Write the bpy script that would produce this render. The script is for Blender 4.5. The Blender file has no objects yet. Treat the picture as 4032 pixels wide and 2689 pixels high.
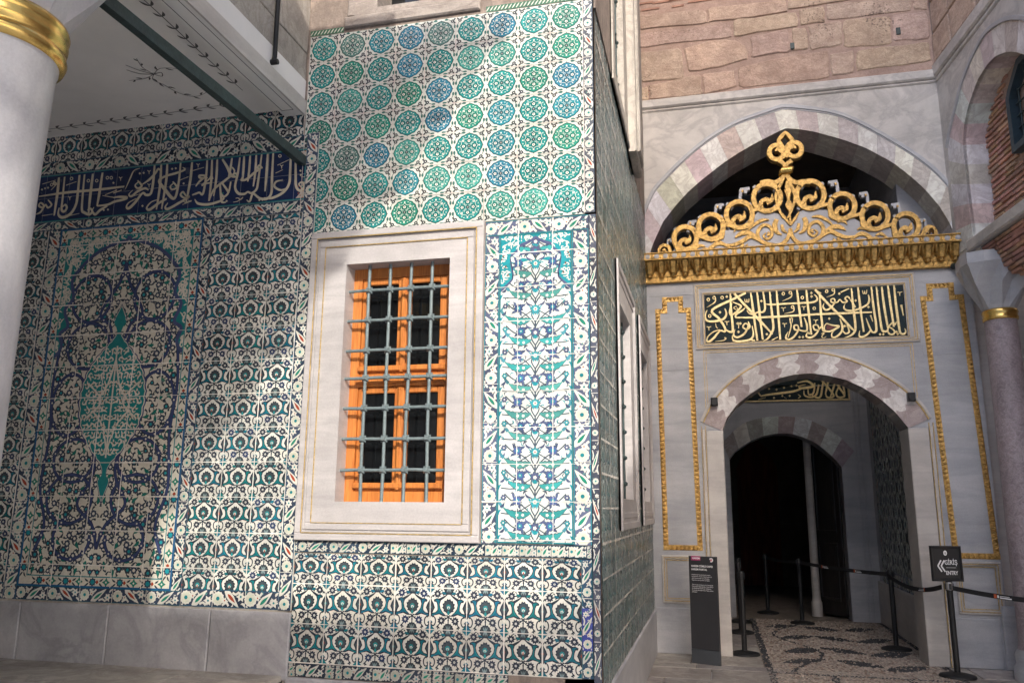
import bpy, math, random
from mathutils import Vector, Matrix
R = math.radians
random.seed(7)
SC = bpy.context.scene
COL = SC.collection

# ------------------------------------------------------------------ camera
CAMZ = 1.66
FPX = 3182.9
ROWX = Vector((0.97099, 0.23897, 0.00838)); 
def _rows():
    y, p, r = R(13.82728), R(11.61277), R(0.480117)
    cy, sy, cp, sp, cr, sr = math.cos(y), math.sin(y), math.cos(p), math.sin(p), math.cos(r), math.sin(r)
    fwd = Vector((-sy*cp, cy*cp, sp)); right = Vector((cy, sy, 0)); up = right.cross(fwd)
    return right*cr+up*sr, right*sr-up*cr, fwd
RX, RY, RZ = _rows()
cam = bpy.data.cameras.new('camera'); camo = bpy.data.objects.new('camera', cam); COL.objects.link(camo)
cam.sensor_width = 36.0; cam.lens = FPX/4032*36.0; cam.clip_start = 0.05; cam.clip_end = 500
up = -RY
camo.matrix_world = Matrix(((RX.x, up.x, -RZ.x, 0), (RX.y, up.y, -RZ.y, 0), (RX.z, up.z, -RZ.z, CAMZ), (0, 0, 0, 1)))
SC.camera = camo

# ------------------------------------------------------------------ sky, sun, exposure
SUND = Vector((-0.44, 1.0, -0.62)).normalized()
el = math.asin(-SUND.z); az = math.atan2(-SUND.x, -SUND.y)      # azimuth of the sun measured from +Y towards +X
w = bpy.data.worlds.new('World'); SC.world = w; w.use_nodes = True
nt = w.node_tree; bg = nt.nodes['Background']; sk = nt.nodes.new('ShaderNodeTexSky'); sk.sky_type = 'NISHITA'
sk.sun_disc = False; sk.sun_elevation = el; sk.sun_rotation = az; sk.air_density = 0.7; sk.dust_density = 3.0; sk.ozone_density = 0.5
nt.links.new(sk.outputs[0], bg.inputs[0]); bg.inputs[1].default_value = 0.15
sun = bpy.data.lights.new('sun', 'SUN'); suno = bpy.data.objects.new('sun', sun); COL.objects.link(suno)
sun.energy = 2.0; sun.angle = R(0.7); sun.color = (0.60, 0.575, 0.53)
suno.rotation_euler = SUND.to_track_quat('-Z', 'Y').to_euler(); suno.location = (6, -12, 14)
SC.view_settings.view_transform = 'Standard'; SC.view_settings.look = 'None'
SC.view_settings.gamma = 1; SC.view_settings.use_curve_mapping = False
SC.view_settings.exposure = 1.95
SC.render.engine = 'CYCLES'
SC.cycles.max_bounces = 8; SC.cycles.diffuse_bounces = 6; SC.cycles.glossy_bounces = 3
SC.cycles.use_denoising = True

# ------------------------------------------------------------------ measuring: a ray of the survey camera met with a real plane
def ray(x, y):
    return RX*(x-2016) + RY*(y-1344.5) + RZ*FPX
def on_y(x, y, Y):
    v = ray(x, y); k = Y/v.y
    return (v.x*k, v.z*k+CAMZ)

# ------------------------------------------------------------------ materials
MATS = {}
def newmat(name):
    m = bpy.data.materials.new(name); m.use_nodes = True
    n = m.node_tree.nodes; return m, n, m.node_tree.links, n['Principled BSDF']
def nd(n, t, **k):
    x = n.new(t)
    for a, b in k.items(): setattr(x, a, b)
    return x
def noise(n, l, vec, scale, detail=6, rough=.6, dist=0.0):
    x = nd(n, 'ShaderNodeTexNoise'); x.inputs['Scale'].default_value = scale
    x.inputs['Detail'].default_value = detail; x.inputs['Roughness'].default_value = rough
    x.inputs['Distortion'].default_value = dist
    l.new(vec, x.inputs['Vector']); return x
def ramp(n, l, fac, stops):
    x = nd(n, 'ShaderNodeValToRGB'); e = x.color_ramp.elements
    while len(e) < len(stops): e.new(.5)
    for i, (p, c) in enumerate(stops):
        e[i].position = p; e[i].color = (c[0], c[1], c[2], 1) if hasattr(c, '__len__') else (c, c, c, 1)
    l.new(fac, x.inputs[0]); return x
def mixc(n, l, fac, a, b, mode='MIX'):
    x = nd(n, 'ShaderNodeMix', data_type='RGBA', blend_type=mode)
    for s, v in ((x.inputs[0], fac), (x.inputs[6], a), (x.inputs[7], b)):
        if hasattr(v, 'is_linked') or hasattr(v, 'links'): l.new(v, s)
        elif hasattr(v, '__len__'): s.default_value = (v[0], v[1], v[2], 1)
        else: s.default_value = v
    return x.outputs[2]
def bump(n, l, h, b, strength, dist=.01):
    x = nd(n, 'ShaderNodeBump'); x.inputs['Strength'].default_value = strength; x.inputs['Distance'].default_value = dist
    l.new(h, x.inputs['Height']); l.new(x.outputs[0], b.inputs['Normal'])
def objvec(n, l, scale=(1, 1, 1), rot=(0, 0, 0)):
    t = nd(n, 'ShaderNodeTexCoord'); mp = nd(n, 'ShaderNodeMapping')
    mp.inputs['Scale'].default_value = scale; mp.inputs['Rotation'].default_value = rot
    l.new(t.outputs['Object'], mp.inputs[0]); return mp.outputs[0]

def stone(name, base, dark, vein=None, scale=2.2, stretch=(1, 1, 1), rot=(0, 0, 0), rough=.45, bmp=.15, usecol=False, veinamt=.6, grain=.12, vd=1.0, pits=0):
    m, n, l, b = newmat(name)
    v = objvec(n, l, stretch, rot); v0 = objvec(n, l)
    a = noise(n, l, v, scale, 8, .62, .8)
    r = ramp(n, l, a.outputs[0], [(.32, dark), (.62, base)])
    c = r.outputs[0]
    if vein is not None:
        wv = noise(n, l, v, scale*1.3, 6, .6, vd)
        rv = ramp(n, l, wv.outputs[0], [(.42, 0), (.5, veinamt), (.58, 0)])
        c = mixc(n, l, rv.outputs[0], c, vein)
    if usecol:
        at = nd(n, 'ShaderNodeAttribute', attribute_name='Col')
        c = mixc(n, l, 1.0, c, at.outputs[0], 'MULTIPLY')
    g = noise(n, l, v0, 70, 4, .7)
    c = mixc(n, l, grain, c, g.outputs[0], 'OVERLAY')
    dirt = noise(n, l, v0, .9, 6, .65, .4)
    rd = ramp(n, l, dirt.outputs[0], [(.3, .72), (.6, 1.0)])
    c = mixc(n, l, 1.0, c, rd.outputs[0], 'MULTIPLY')
    if pits:
        pt = noise(n, l, v0, 38, 2, .5); pm = noise(n, l, v0, 2.6, 3, .5); mu = nd(n, 'ShaderNodeMath', operation='MULTIPLY'); l.new(pt.outputs[0], mu.inputs[0]); l.new(pm.outputs[0], mu.inputs[1])
        rp = ramp(n, l, mu.outputs[0], [(.37, 0), (.43, pits)]); c = mixc(n, l, rp.outputs[0], c, tuple(x*.35 for x in dark))
    l.new(c, b.inputs['Base Color']); b.inputs['Roughness'].default_value = rough
    h = noise(n, l, v0, 24, 8, .7)
    bump(n, l, h.outputs[0], b, bmp, .02)
    return m

def glaze(name, rough=.16, dirt=.25, bmp=.05):
    m, n, l, b = newmat(name)
    at = nd(n, 'ShaderNodeAttribute', attribute_name='Col')
    v = objvec(n, l)
    a = noise(n, l, v, 7, 6, .65, .5)
    r = ramp(n, l, a.outputs[0], [(.3, 1-dirt), (.62, 1.0)])
    c = mixc(n, l, 1.0, at.outputs[0], r.outputs[0], 'MULTIPLY')
    f = noise(n, l, v, 90, 3, .6)
    c = mixc(n, l, .22, c, f.outputs[0], 'OVERLAY')
    st = noise(n, l, v, 2.3, 5, .6)
    rs = ramp(n, l, st.outputs[0], [(.5, (0, 0, 0)), (.75, (.35, .35, .35))])
    c = mixc(n, l, rs.outputs[0], c, mixc(n, l, 1.0, c, (.86, .80, .68), 'MULTIPLY'))
    l.new(c, b.inputs['Base Color'])
    rr = ramp(n, l, a.outputs[0], [(.3, rough*1.8), (.7, rough)]); l.new(rr.outputs[0], b.inputs['Roughness'])
    h = noise(n, l, v, 11, 3, .5)
    bump(n, l, h.outputs[0], b, bmp, .02)
    return m

def simple(name, col, rough=.5, metal=0, var=.25, scale=14, bmp=.1, bscale=60, usecol=False, coat=0):
    m, n, l, b = newmat(name)
    v = objvec(n, l)
    a = noise(n, l, v, scale, 6, .65, .3)
    r = ramp(n, l, a.outputs[0], [(.3, tuple(x*(1-var) for x in col)), (.68, tuple(min(1, x*(1+var*.5)) for x in col))])
    c = r.outputs[0]
    if usecol:
        at = nd(n, 'ShaderNodeAttribute', attribute_name='Col'); c = mixc(n, l, 1.0, c, at.outputs[0], 'MULTIPLY')
    l.new(c, b.inputs['Base Color'])
    b.inputs['Roughness'].default_value = rough; b.inputs['Metallic'].default_value = metal
    if coat: b.inputs['Coat Weight'].default_value = coat
    if bmp:
        h = noise(n, l, v, bscale, 5, .6); bump(n, l, h.outputs[0], b, bmp, .01)
    return m

def wood(name, col, dark):
    m, n, l, b = newmat(name)
    v = objvec(n, l, (30, 30, 2.0))
    a = noise(n, l, v, 1.4, 6, .6, 1.5)
    r = ramp(n, l, a.outputs[0], [(.35, dark), (.6, col)])
    l.new(r.outputs[0], b.inputs['Base Color']); b.inputs['Roughness'].default_value = .42
    bump(n, l, a.outputs[0], b, .12, .004); return m

M = MATS
M['glaze'] = glaze('glazed tile')
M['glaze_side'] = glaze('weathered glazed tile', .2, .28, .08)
M['marble_cream'] = stone('cream marble', (.60, .56, .51), (.50, .46, .425), (.42, .385, .365), 1.3, (.5, 1, 3.2), (0, .5, 0), .42, .10, veinamt=.35, vd=.5)
M['marble_win'] = stone('lavender cream marble', (.525, .49, .475), (.44, .41, .40), (.36, .335, .33), 1.3, (.5, 1, 3.2), (0, .6, 0), .42, .12, veinamt=.4, vd=.5, grain=.2)
M['marble_grey'] = stone('blue grey marble', (.49, .485, .49), (.38, .38, .395), (.27, .28, .31), 1.1, (.45, 1, 2.6), (0, .35, 0), .4, .10, veinamt=.32, vd=.45, grain=.2)
M['marble_col'] = stone('veined column marble', (.58, .56, .555), (.47, .45, .46), (.36, .34, .37), 1.5, (1.6, 1.6, .6), (0.3, .5, 0), .4, .10, veinamt=.3, vd=.5, grain=.2)
M['marble_warm'] = stone('weathered string course marble', (.64, .60, .55), (.50, .47, .43), (.40, .37, .35), 1.5, (1, 1, 1.6), (0, .2, 0), .6, .15)
M['voussoir'] = stone('voussoir stone', (.95, .93, .91), (.70, .66, .64), (.55, .5, .48), 4, (1, 1, 1), (0, 0, 0), .55, .2, usecol=True, grain=.3)
M['plinth'] = stone('grey plinth marble', (.44, .425, .43), (.32, .31, .315), (.27, .26, .27), 1.9, (1, 1, 1), (0, 0, 0), .5, .16, grain=.2)
M['paving'] = stone('worn paving marble', (.50, .46, .42), (.32, .285, .26), (.24, .21, .19), 2.6, (1, 1, 1), (0, 0, 0), .55, .3, usecol=True, grain=.25)
M['ashlar'] = stone('rose ashlar stone', (.66, .50, .395), (.47, .335, .26), (.36, .25, .19), 4.2, (1, 1, 1.6), (0, .3, 0), .88, 1.0, usecol=True, veinamt=.4, grain=.5, pits=.8)
M['mortar'] = stone('rose mortar', (.50, .36, .29), (.38, .26, .21), None, 5, rough=.95, bmp=.7, grain=.35)
M['brick'] = stone('thin old brick', (.62, .40, .29), (.44, .26, .18), None, 6, rough=.9, bmp=.9, usecol=True, grain=.4)
M['tanstone'] = stone('tan limestone', (.50, .45, .39), (.36, .32, .275), (.28, .25, .21), 2.4, (1.5, 1.5, 1), (.6, .4, 0), .75, .4, grain=.35)
M['dirtystone'] = stone('dirty carved stone', (.38, .33, .285), (.26, .22, .19), (.20, .16, .14), 2.2, (1, 1, 2), (0, .3, 0), .8, .5, grain=.35)
M['brownstone'] = stone('brown stained stone', (.33, .26, .21), (.20, .155, .125), (.13, .10, .085), 2.4, (1.6, 1.6, .8), (0, 0, 0), .8, .6, grain=.35)
M['plaster'] = simple('white ceiling plaster', (.80, .77, .73), .8, 0, .06, 2, .1, 40)
M['limewash'] = simple('limewashed wall', (.75, .74, .72), .85, 0, .06, 2, .1, 40)
M['paint_dark'] = simple('dark garland paint', (.10, .095, .09), .7, 0, .3, 20, 0)
M['paint_line'] = simple('black line paint', (.02, .02, .02), .6, 0, .2, 20, 0)
M['gold'] = simple('gold leaf', (.62, .385, .125), .43, .72, .62, 26, .8, 55)
M['gold_line'] = simple('gilded line', (.60, .42, .16), .42, .55, .5, 30, .15, 80)
M['gold_pale'] = simple('pale gilded lettering', (.86, .68, .34), .4, .55, .3, 30, .15, 70)
M['brass'] = simple('polished brass collar', (.78, .52, .16), .26, .95, .2, 9, .12, 30)
M['board'] = simple('dark green inscription ground', (.008, .022, .026), .75, 0, .4, 12, .1, 50)
M['redfill'] = simple('red enamel fill', (.16, .03, .025), .5)
M['iron'] = simple('blue grey painted iron', (.155, .195, .20), .45, .1, .25, 22, .3, 70)
M['iron_dark'] = simple('dark green painted iron', (.035, .055, .055), .5, .1, .4, 9, .35, 40)
M['wood'] = wood('orange varnished wood', (.56, .20, .045), (.40, .12, .022))
M['wood_dark'] = wood('dark old door wood', (.03, .025, .022), (.015, .012, .01))
M['teal_frame'] = simple('dark blue painted wood', (.035, .06, .075), .5, 0, .3, 12, .15, 40)
M['glass'] = simple('dark window glass', (.006, .007, .008), .04, 0, .2, 5, 0)
M['black'] = simple('matt black', (.008, .008, .009), .5, 0, .2, 12, .05, 90)
M['panel'] = simple('charcoal panel', (.028, .028, .032), .45, 0, .12, 4, .04, 120)
M['panel_foot'] = simple('slate panel foot', (.05, .056, .065), .5, 0, .12, 4, .04, 120)
M['rubber'] = simple('black rubber', (.012, .012, .012), .6, 0, .2, 12, .15, 60)
M['belt'] = simple('black webbing', (.012, .012, .013), .7, 0, .2, 40, .2, 160)
M['steel'] = simple('brushed steel', (.45, .45, .46), .35, .9, .15, 30, .05, 90)
M['white'] = simple('white print', (.78, .78, .78), .5, 0, .04, 5, 0)
M['magenta'] = simple('magenta label', (.36, .04, .14), .5, 0, .1, 5, 0)
M['pink'] = simple('pink emblem', (.70, .22, .25), .5, 0, .1, 5, 0)
M['orange'] = simple('orange print', (.55, .10, .03), .5, 0, .1, 5, 0)
M['pebble'] = simple('set pebbles', (1, 1, 1), .55, 0, .25, 60, .2, 150, usecol=True)
M['pebble_bed'] = stone('pebble mortar bed', (.30, .25, .20), (.20, .165, .135), None, 8, rough=.9, bmp=.5)
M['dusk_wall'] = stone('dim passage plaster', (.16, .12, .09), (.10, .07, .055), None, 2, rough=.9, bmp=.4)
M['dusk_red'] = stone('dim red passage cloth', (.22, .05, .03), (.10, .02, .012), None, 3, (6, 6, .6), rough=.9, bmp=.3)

# ------------------------------------------------------------------ mesh building
class Frame:
    def __init__(s, O, U, V, N): s.O, s.U, s.V, s.N = Vector(O), Vector(U), Vector(V), Vector(N)
    def at(s, u, v, d=0): return s.O + s.U*u + s.V*v + s.N*d
FW = Frame((0, 5.5, 0), (1, 0, 0), (0, 0, 1), (0, -1, 0))
FC = Frame((-.73, 0, 0), (0, 1, 0), (0, 0, 1), (1, 0, 0))
YD = 10.2
FD = Frame((0, YD, 0), (1, 0, 0), (0, 0, 1), (0, -1, 0))
EU = Vector((.123, -.9924, 0)).normalized()
FE = Frame((2.91, YD, 0), EU, (0, 0, 1), (-EU.y*-1 if False else EU.y, -EU.x, 0))

class MB:
    def __init__(s): s.v = []; s.f = []; s.c = []; s.k = 0; s.smooth = set()
    def add(s, pts, faces, col=None, smooth=False):
        o = len(s.v); s.v.extend([tuple(p) for p in pts])
        for f in faces:
            if smooth: s.smooth.add(len(s.f))
            s.f.append([i+o for i in f]); s.c.append(col)
    def quad(s, a, b, c, d, col=None): s.add((a, b, c, d), ((0, 1, 2, 3),), col)
    def fbox(s, F, u0, u1, v0, v1, d0, d1, col=None):
        p = [F.at(u, v, d) for d in (d0, d1) for v in (v0, v1) for u in (u0, u1)]
        s.add(p, ((0, 1, 3, 2), (4, 5, 7, 6), (0, 1, 5, 4), (2, 3, 7, 6), (0, 2, 6, 4), (1, 3, 7, 5)), col)
    def box(s, x0, x1, y0, y1, z0, z1, col=None):
        s.fbox(Frame((0, 0, 0), (1, 0, 0), (0, 1, 0), (0, 0, 1)), x0, x1, y0, y1, z0, z1, col)
    def bevbox(s, F, u0, u1, v0, v1, d0, d1, b=.01, col=None):
        q = lambda i, d: [F.at(u0+i, v0+i, d), F.at(u1-i, v0+i, d), F.at(u1-i, v1-i, d), F.at(u0+i, v1-i, d)]
        s.loft([q(0, d0), q(0, d1-b), q(b, d1)], True, True, col)
    def loft(s, rings, cap0=False, cap1=False, col=None, smooth=False, closed=True):
        n = len(rings[0]); pts = [p for r in rings for p in r]; f = []
        for i in range(len(rings)-1):
            for j in range(n if closed else n-1):
                k = (j+1) % n; f.append((i*n+j, i*n+k, (i+1)*n+k, (i+1)*n+j))
        s.add(pts, f, col, smooth)
        if cap0: s.add(rings[0], (tuple(range(n)),), col)
        if cap1: s.add(rings[-1], (tuple(range(n)),), col)
    def prism(s, F, poly, d0, d1, col=None, bev=0):
        a = [F.at(u, v, d0) for u, v in poly]; b = [F.at(u, v, d1) for u, v in poly]
        if bev:
            cx = sum(p[0] for p in poly)/len(poly); cy = sum(p[1] for p in poly)/len(poly)
            c = []
            for u, v in poly:
                L = math.hypot(u-cx, v-cy) or 1; c.append(F.at(u-(u-cx)/L*bev, v-(v-cy)/L*bev, d1))
            b = [F.at(u, v, d1-bev*.7) for u, v in poly]
            s.loft([a, b, c], True, True, col)
        else: s.loft([a, b], True, True, col)
    def tube(s, pts, r, n=8, col=None, cap=True, smooth=True):
        pts = [Vector(p) for p in pts]; rings = []; ref = None
        for i, p in enumerate(pts):
            t = (pts[min(i+1, len(pts)-1)]-pts[max(i-1, 0)]).normalized()
            if ref is None: ref = Vector((0, 0, 1)) if abs(t.z) < .9 else Vector((1, 0, 0))
            a = t.cross(ref).normalized(); b = a.cross(t).normalized(); ref = b
            rr = r[i] if hasattr(r, '__len__') else r
            rings.append([p+(a*math.cos(6.28318*j/n)+b*math.sin(6.28318*j/n))*rr for j in range(n)])
        s.loft(rings, cap, cap, col, smooth)
    def lathe(s, c, prof, n=32, col=None, smooth=True, cap=True):
        rings = [[Vector((c[0]+r*math.cos(6.28318*j/n), c[1]+r*math.sin(6.28318*j/n), z)) for j in range(n)] for r, z in prof]
        s.loft(rings, cap, cap, col, smooth)
    def ribbon(s, F, pts, wd, d0, d1, col=None):
        """a flat or raised stroke lying on a frame: pts in plane coordinates, wd widths"""
        L, Rr = edges(pts, wd)
        n = len(L); k = (s.k % 60)*2e-5; s.k += 1
        if d0 is None:
            P = [F.at(*p, d1+k) for p in L]+[F.at(*p, d1+k) for p in Rr]
            s.add(P, [(i, i+1, n+i+1, n+i) for i in range(n-1)], col)
        else:
            rings = [[F.at(*L[i], d0), F.at(*L[i], d1*.95+k), F.at(*[L[i][q]*.88+Rr[i][q]*.12 for q in (0, 1)], d1+k), F.at(*[L[i][q]*.12+Rr[i][q]*.88 for q in (0, 1)], d1+k), F.at(*Rr[i], d1*.95+k), F.at(*Rr[i], d0)] for i in range(n)]
            s.loft(rings, True, True, col, False, False)
    def poly(s, F, pts, col, d):
        k = (s.k % 60)*6e-6; s.k += 1
        s.add([F.at(u, v, d+k) for u, v in pts], (tuple(range(len(pts))),), col)
    def build(s, name, mat, parent=None, sharp=None):
        me = bpy.data.meshes.new(name); me.from_pydata(s.v, [], s.f); me.materials.append(mat)
        if any(c is not None for c in s.c):
            at = me.color_attributes.new('Col', 'FLOAT_COLOR', 'CORNER'); buf = []
            for f, c in zip(s.f, s.c):
                c = c or (1, 1, 1); buf += [c[0], c[1], c[2], 1.0]*len(f)
            at.data.foreach_set('color', buf)
        if s.smooth:
            me.polygons.foreach_set('use_smooth', [i in s.smooth for i in range(len(s.f))])
        me.update()
        o = bpy.data.objects.new(name, me); COL.objects.link(o)
        if parent is not None:
            o.parent = parent
            o.matrix_parent_inverse = Matrix.Translation(-Vector(parent.location)) if parent.rotation_euler[2] == 0 and parent.parent is None else Matrix.Identity(4)
        return o

def catmull(pts, n=6):
    if len(pts) < 3: 
        return [tuple(pts[0]), tuple(pts[-1])] if len(pts) == 2 else list(pts)
    P = [pts[0]]+list(pts)+[pts[-1]]; out = []
    for i in range(1, len(P)-2):
        a, b, c, d = P[i-1], P[i], P[i+1], P[i+2]
        for k in range(n):
            t = k/n
            out.append(tuple(.5*((2*b[q])+(-a[q]+c[q])*t+(2*a[q]-5*b[q]+4*c[q]-d[q])*t*t+(-a[q]+3*b[q]-3*c[q]+d[q])*t*t*t) for q in (0, 1)))
    out.append(tuple(pts[-1])); return out
def edges(pts, wd):
    n = len(pts); L = []; Q = []
    for i in range(n):
        a, b = pts[max(i-1, 0)], pts[min(i+1, n-1)]
        dx, dy = b[0]-a[0], b[1]-a[1]; m = math.hypot(dx, dy) or 1e-6
        t = i/max(1, n-1)
        if hasattr(wd, '__len__'):
            f = t*(len(wd)-1); j = min(int(f), len(wd)-2); h = (wd[j]*(1-(f-j))+wd[j+1]*(f-j))/2
        else: h = wd/2
        L.append((pts[i][0]-dy/m*h, pts[i][1]+dx/m*h)); Q.append((pts[i][0]+dy/m*h, pts[i][1]-dx/m*h))
    return L, Q
def empty(name, loc=(0, 0, 0), label=None, cat=None, group=None):
    o = bpy.data.objects.new(name, None); COL.objects.link(o); o.location = loc; o.empty_display_size = .2
    if label: tag(o, label, cat, group)
    return o
def tag(o, label, cat, group=None):
    o['label'] = label; o['category'] = cat
    if group: o['group'] = group
    return o
def struct(o, kind='structure'): o['kind'] = kind; return o
def sub(name, parent):
    o = bpy.data.objects.new(name, None); COL.objects.link(o); o.parent = parent; o.empty_display_size = .1
    o.matrix_parent_inverse = Matrix.Translation(-Vector(parent.location)); return o
# ------------------------------------------------------------------ painted tile motifs (vector shapes laid on each tile)
WHT = (.68, .67, .60); TEAL = (.018, .19, .215); GRN = (.02, .21, .14); DGR = (.04, .055, .07); BLU = (.03, .10, .165)
TUR = (.022, .26, .30); NAVY = (.040, .056, .090); RED = (.34, .06, .03); GRY = (.13, .14, .155); LIL = (.085, .10, .19); CRM = (.62, .58, .48)
LAY = .00045
def tint(c, a=.0, rnd=random):
    k = 1+rnd.uniform(-a, a); return tuple(min(.85, x*k) for x in c)
def circ(x, y, r, n=12): return [(x+r*math.cos(6.2832*i/n), y+r*math.sin(6.2832*i/n)) for i in range(n)]
def rose(x, y, r, n=6, dep=.3, per=4, ph=0.0):
    N = n*per; return [(x+r*(1-dep+dep*abs(math.cos(n*a/2)))*math.cos(a+ph), y+r*(1-dep+dep*abs(math.cos(n*a/2)))*math.sin(a+ph)) for a in [6.2832*i/N for i in range(N)]]
def star(x, y, r, n=8, q=.55, ph=0.0):
    return [(x+(r if i % 2 == 0 else r*q)*math.cos(3.14159*i/n+ph), y+(r if i % 2 == 0 else r*q)*math.sin(3.14159*i/n+ph)) for i in range(2*n)]
def leaf(a, b, w, bend=0.0, n=7, ser=0):
    dx, dy = b[0]-a[0], b[1]-a[1]; L = math.hypot(dx, dy) or 1e-6; nx, ny = -dy/L, dx/L; c = []; A = []; B = []
    for i in range(n+1):
        t = i/n; o = bend*4*t*(1-t)*L; h = w/2*(math.sin(3.14159*min(1, t**.75)))
        if ser and i % 2 == 1: h *= 1+ser
        px, py = a[0]+dx*t+nx*o, a[1]+dy*t+ny*o
        A.append((px+nx*h, py+ny*h)); B.append((px-nx*h, py-ny*h))
    return A+B[::-1][1:-1]
def strk(pts, wd, n=4):
    p = catmull(pts, n); L, Q = edges(p, wd); return L+Q[::-1]
def mir(poly): return [(-x, y) for x, y in poly]
def clip(poly, x0, x1, y0, y1):
    for ax, lim, sg in ((0, x0, 1), (0, x1, -1), (1, y0, 1), (1, y1, -1)):
        out = []
        for i in range(len(poly)):
            a, b = poly[i-1], poly[i]; ia = (a[ax]-lim)*sg >= -1e-9; ib = (b[ax]-lim)*sg >= -1e-9
            if ia != ib:
                t = (lim-a[ax])/(b[ax]-a[ax]); out.append(tuple(a[q]+(b[q]-a[q])*t for q in (0, 1)))
            if ib: out.append(b)
        poly = out
        if len(poly) < 3: return None
    return poly

def motif_medallion():
    m = []
    def outline(s):
        P = []
        for i in range(64):
            a = 6.2832*i/64; k = a*4/6.2832; d = abs(k-round(k)); lob = .018*abs(math.sin(8*a))
            r = .405+lob+.035*max(0, 1-d*9)
            P.append((r*s*math.cos(a), r*s*math.sin(a)))
        return P
    m.append((outline(1.0), 'out', 1)); m.append((outline(.925), 'med', 2))
    m.append((outline(.90), 'med2', 3)); m.append((outline(.80), 'med', 4))
    for i in range(4):
        a = 1.5708*i; c, s = math.cos(a), math.sin(a)
        m.append((rot([(.425, .016), (.462, 0), (.425, -.016)]), 'out', 2)) if False else m.append((circ(.45*c, .45*s, .013, 8), 'out', 2))
        rot = lambda P: [(x*c-y*s, x*s+y*c) for x, y in P]
        m.append((rot(rose(.172, 0, .092, 6, .2)), 'deep', 5)); m.append((rot(rose(.172, 0, .050, 5, .35)), 'wht', 6)); m.append((circ(.172*c, .172*s, .02, 7), 'ctr', 7))
        m.append((rot(rose(.325, 0, .028, 5, .3)), 'wht', 6))
        m.append((rot(star(.18, .18, .054, 4, .38, .785)), 'wht', 6)); m.append((rot(circ(.18, .18, .012, 6)), 'ctr', 7))
        for sg in (1, -1):
            m.append((rot(leaf((.27, sg*.155), (.295, sg*.205), .026, .1)), 'wht', 6)); m.append((rot(leaf((.32, sg*.09), (.335, sg*.135), .024, .1)), 'wht', 6))
            m.append((rot(strk([(.285, sg*.01), (.24, sg*.07), (.24, sg*.15), (.21, sg*.21)], .011)), 'wht', 5))
            m.append((rot(strk([(.06, sg*.02), (.10, sg*.085), (.155, sg*.11)], .01)), 'wht', 6))
        m.append((rot(leaf((.01, 0), (.075, 0), .03)), 'gry', 6))
        # corners
        for sg in (1, -1):
            pass
        X = .378; m.append((rot(star(X, X, .072, 7, .72)), 'gry', 2)); m.append((rot(circ(X, X, .017, 7)), 'wht', 3))
        m.append((rot(leaf((X+.03, X+.03), (X+.115, X+.095), .06, .1)), 'gry', 2)); m.append((rot(leaf((X+.045, X-.02), (X+.115, X-.09), .055, -.1)), 'gry', 2))
        m.append((rot(leaf((.11, .455), (.26, .44), .075, .08)), 'lf', 2)); m.append((rot(leaf((.455, .11), (.44, .27), .075, -.08)), 'lf', 2))
        m.append((rot(strk([(.25, .445), (.30, .42), (X-.03, X+.01)], .02)), 'gry', 2))
        m.append((rot(strk([(.445, .26), (.425, .30), (.45, .33), (.465, .30)], .02)), 'gry', 2))
    m.append((rose(0, 0, .05, 8, .35), 'gry', 6)); m.append((circ(0, 0, .014, 6), 'wht', 7))
    return m

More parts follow.
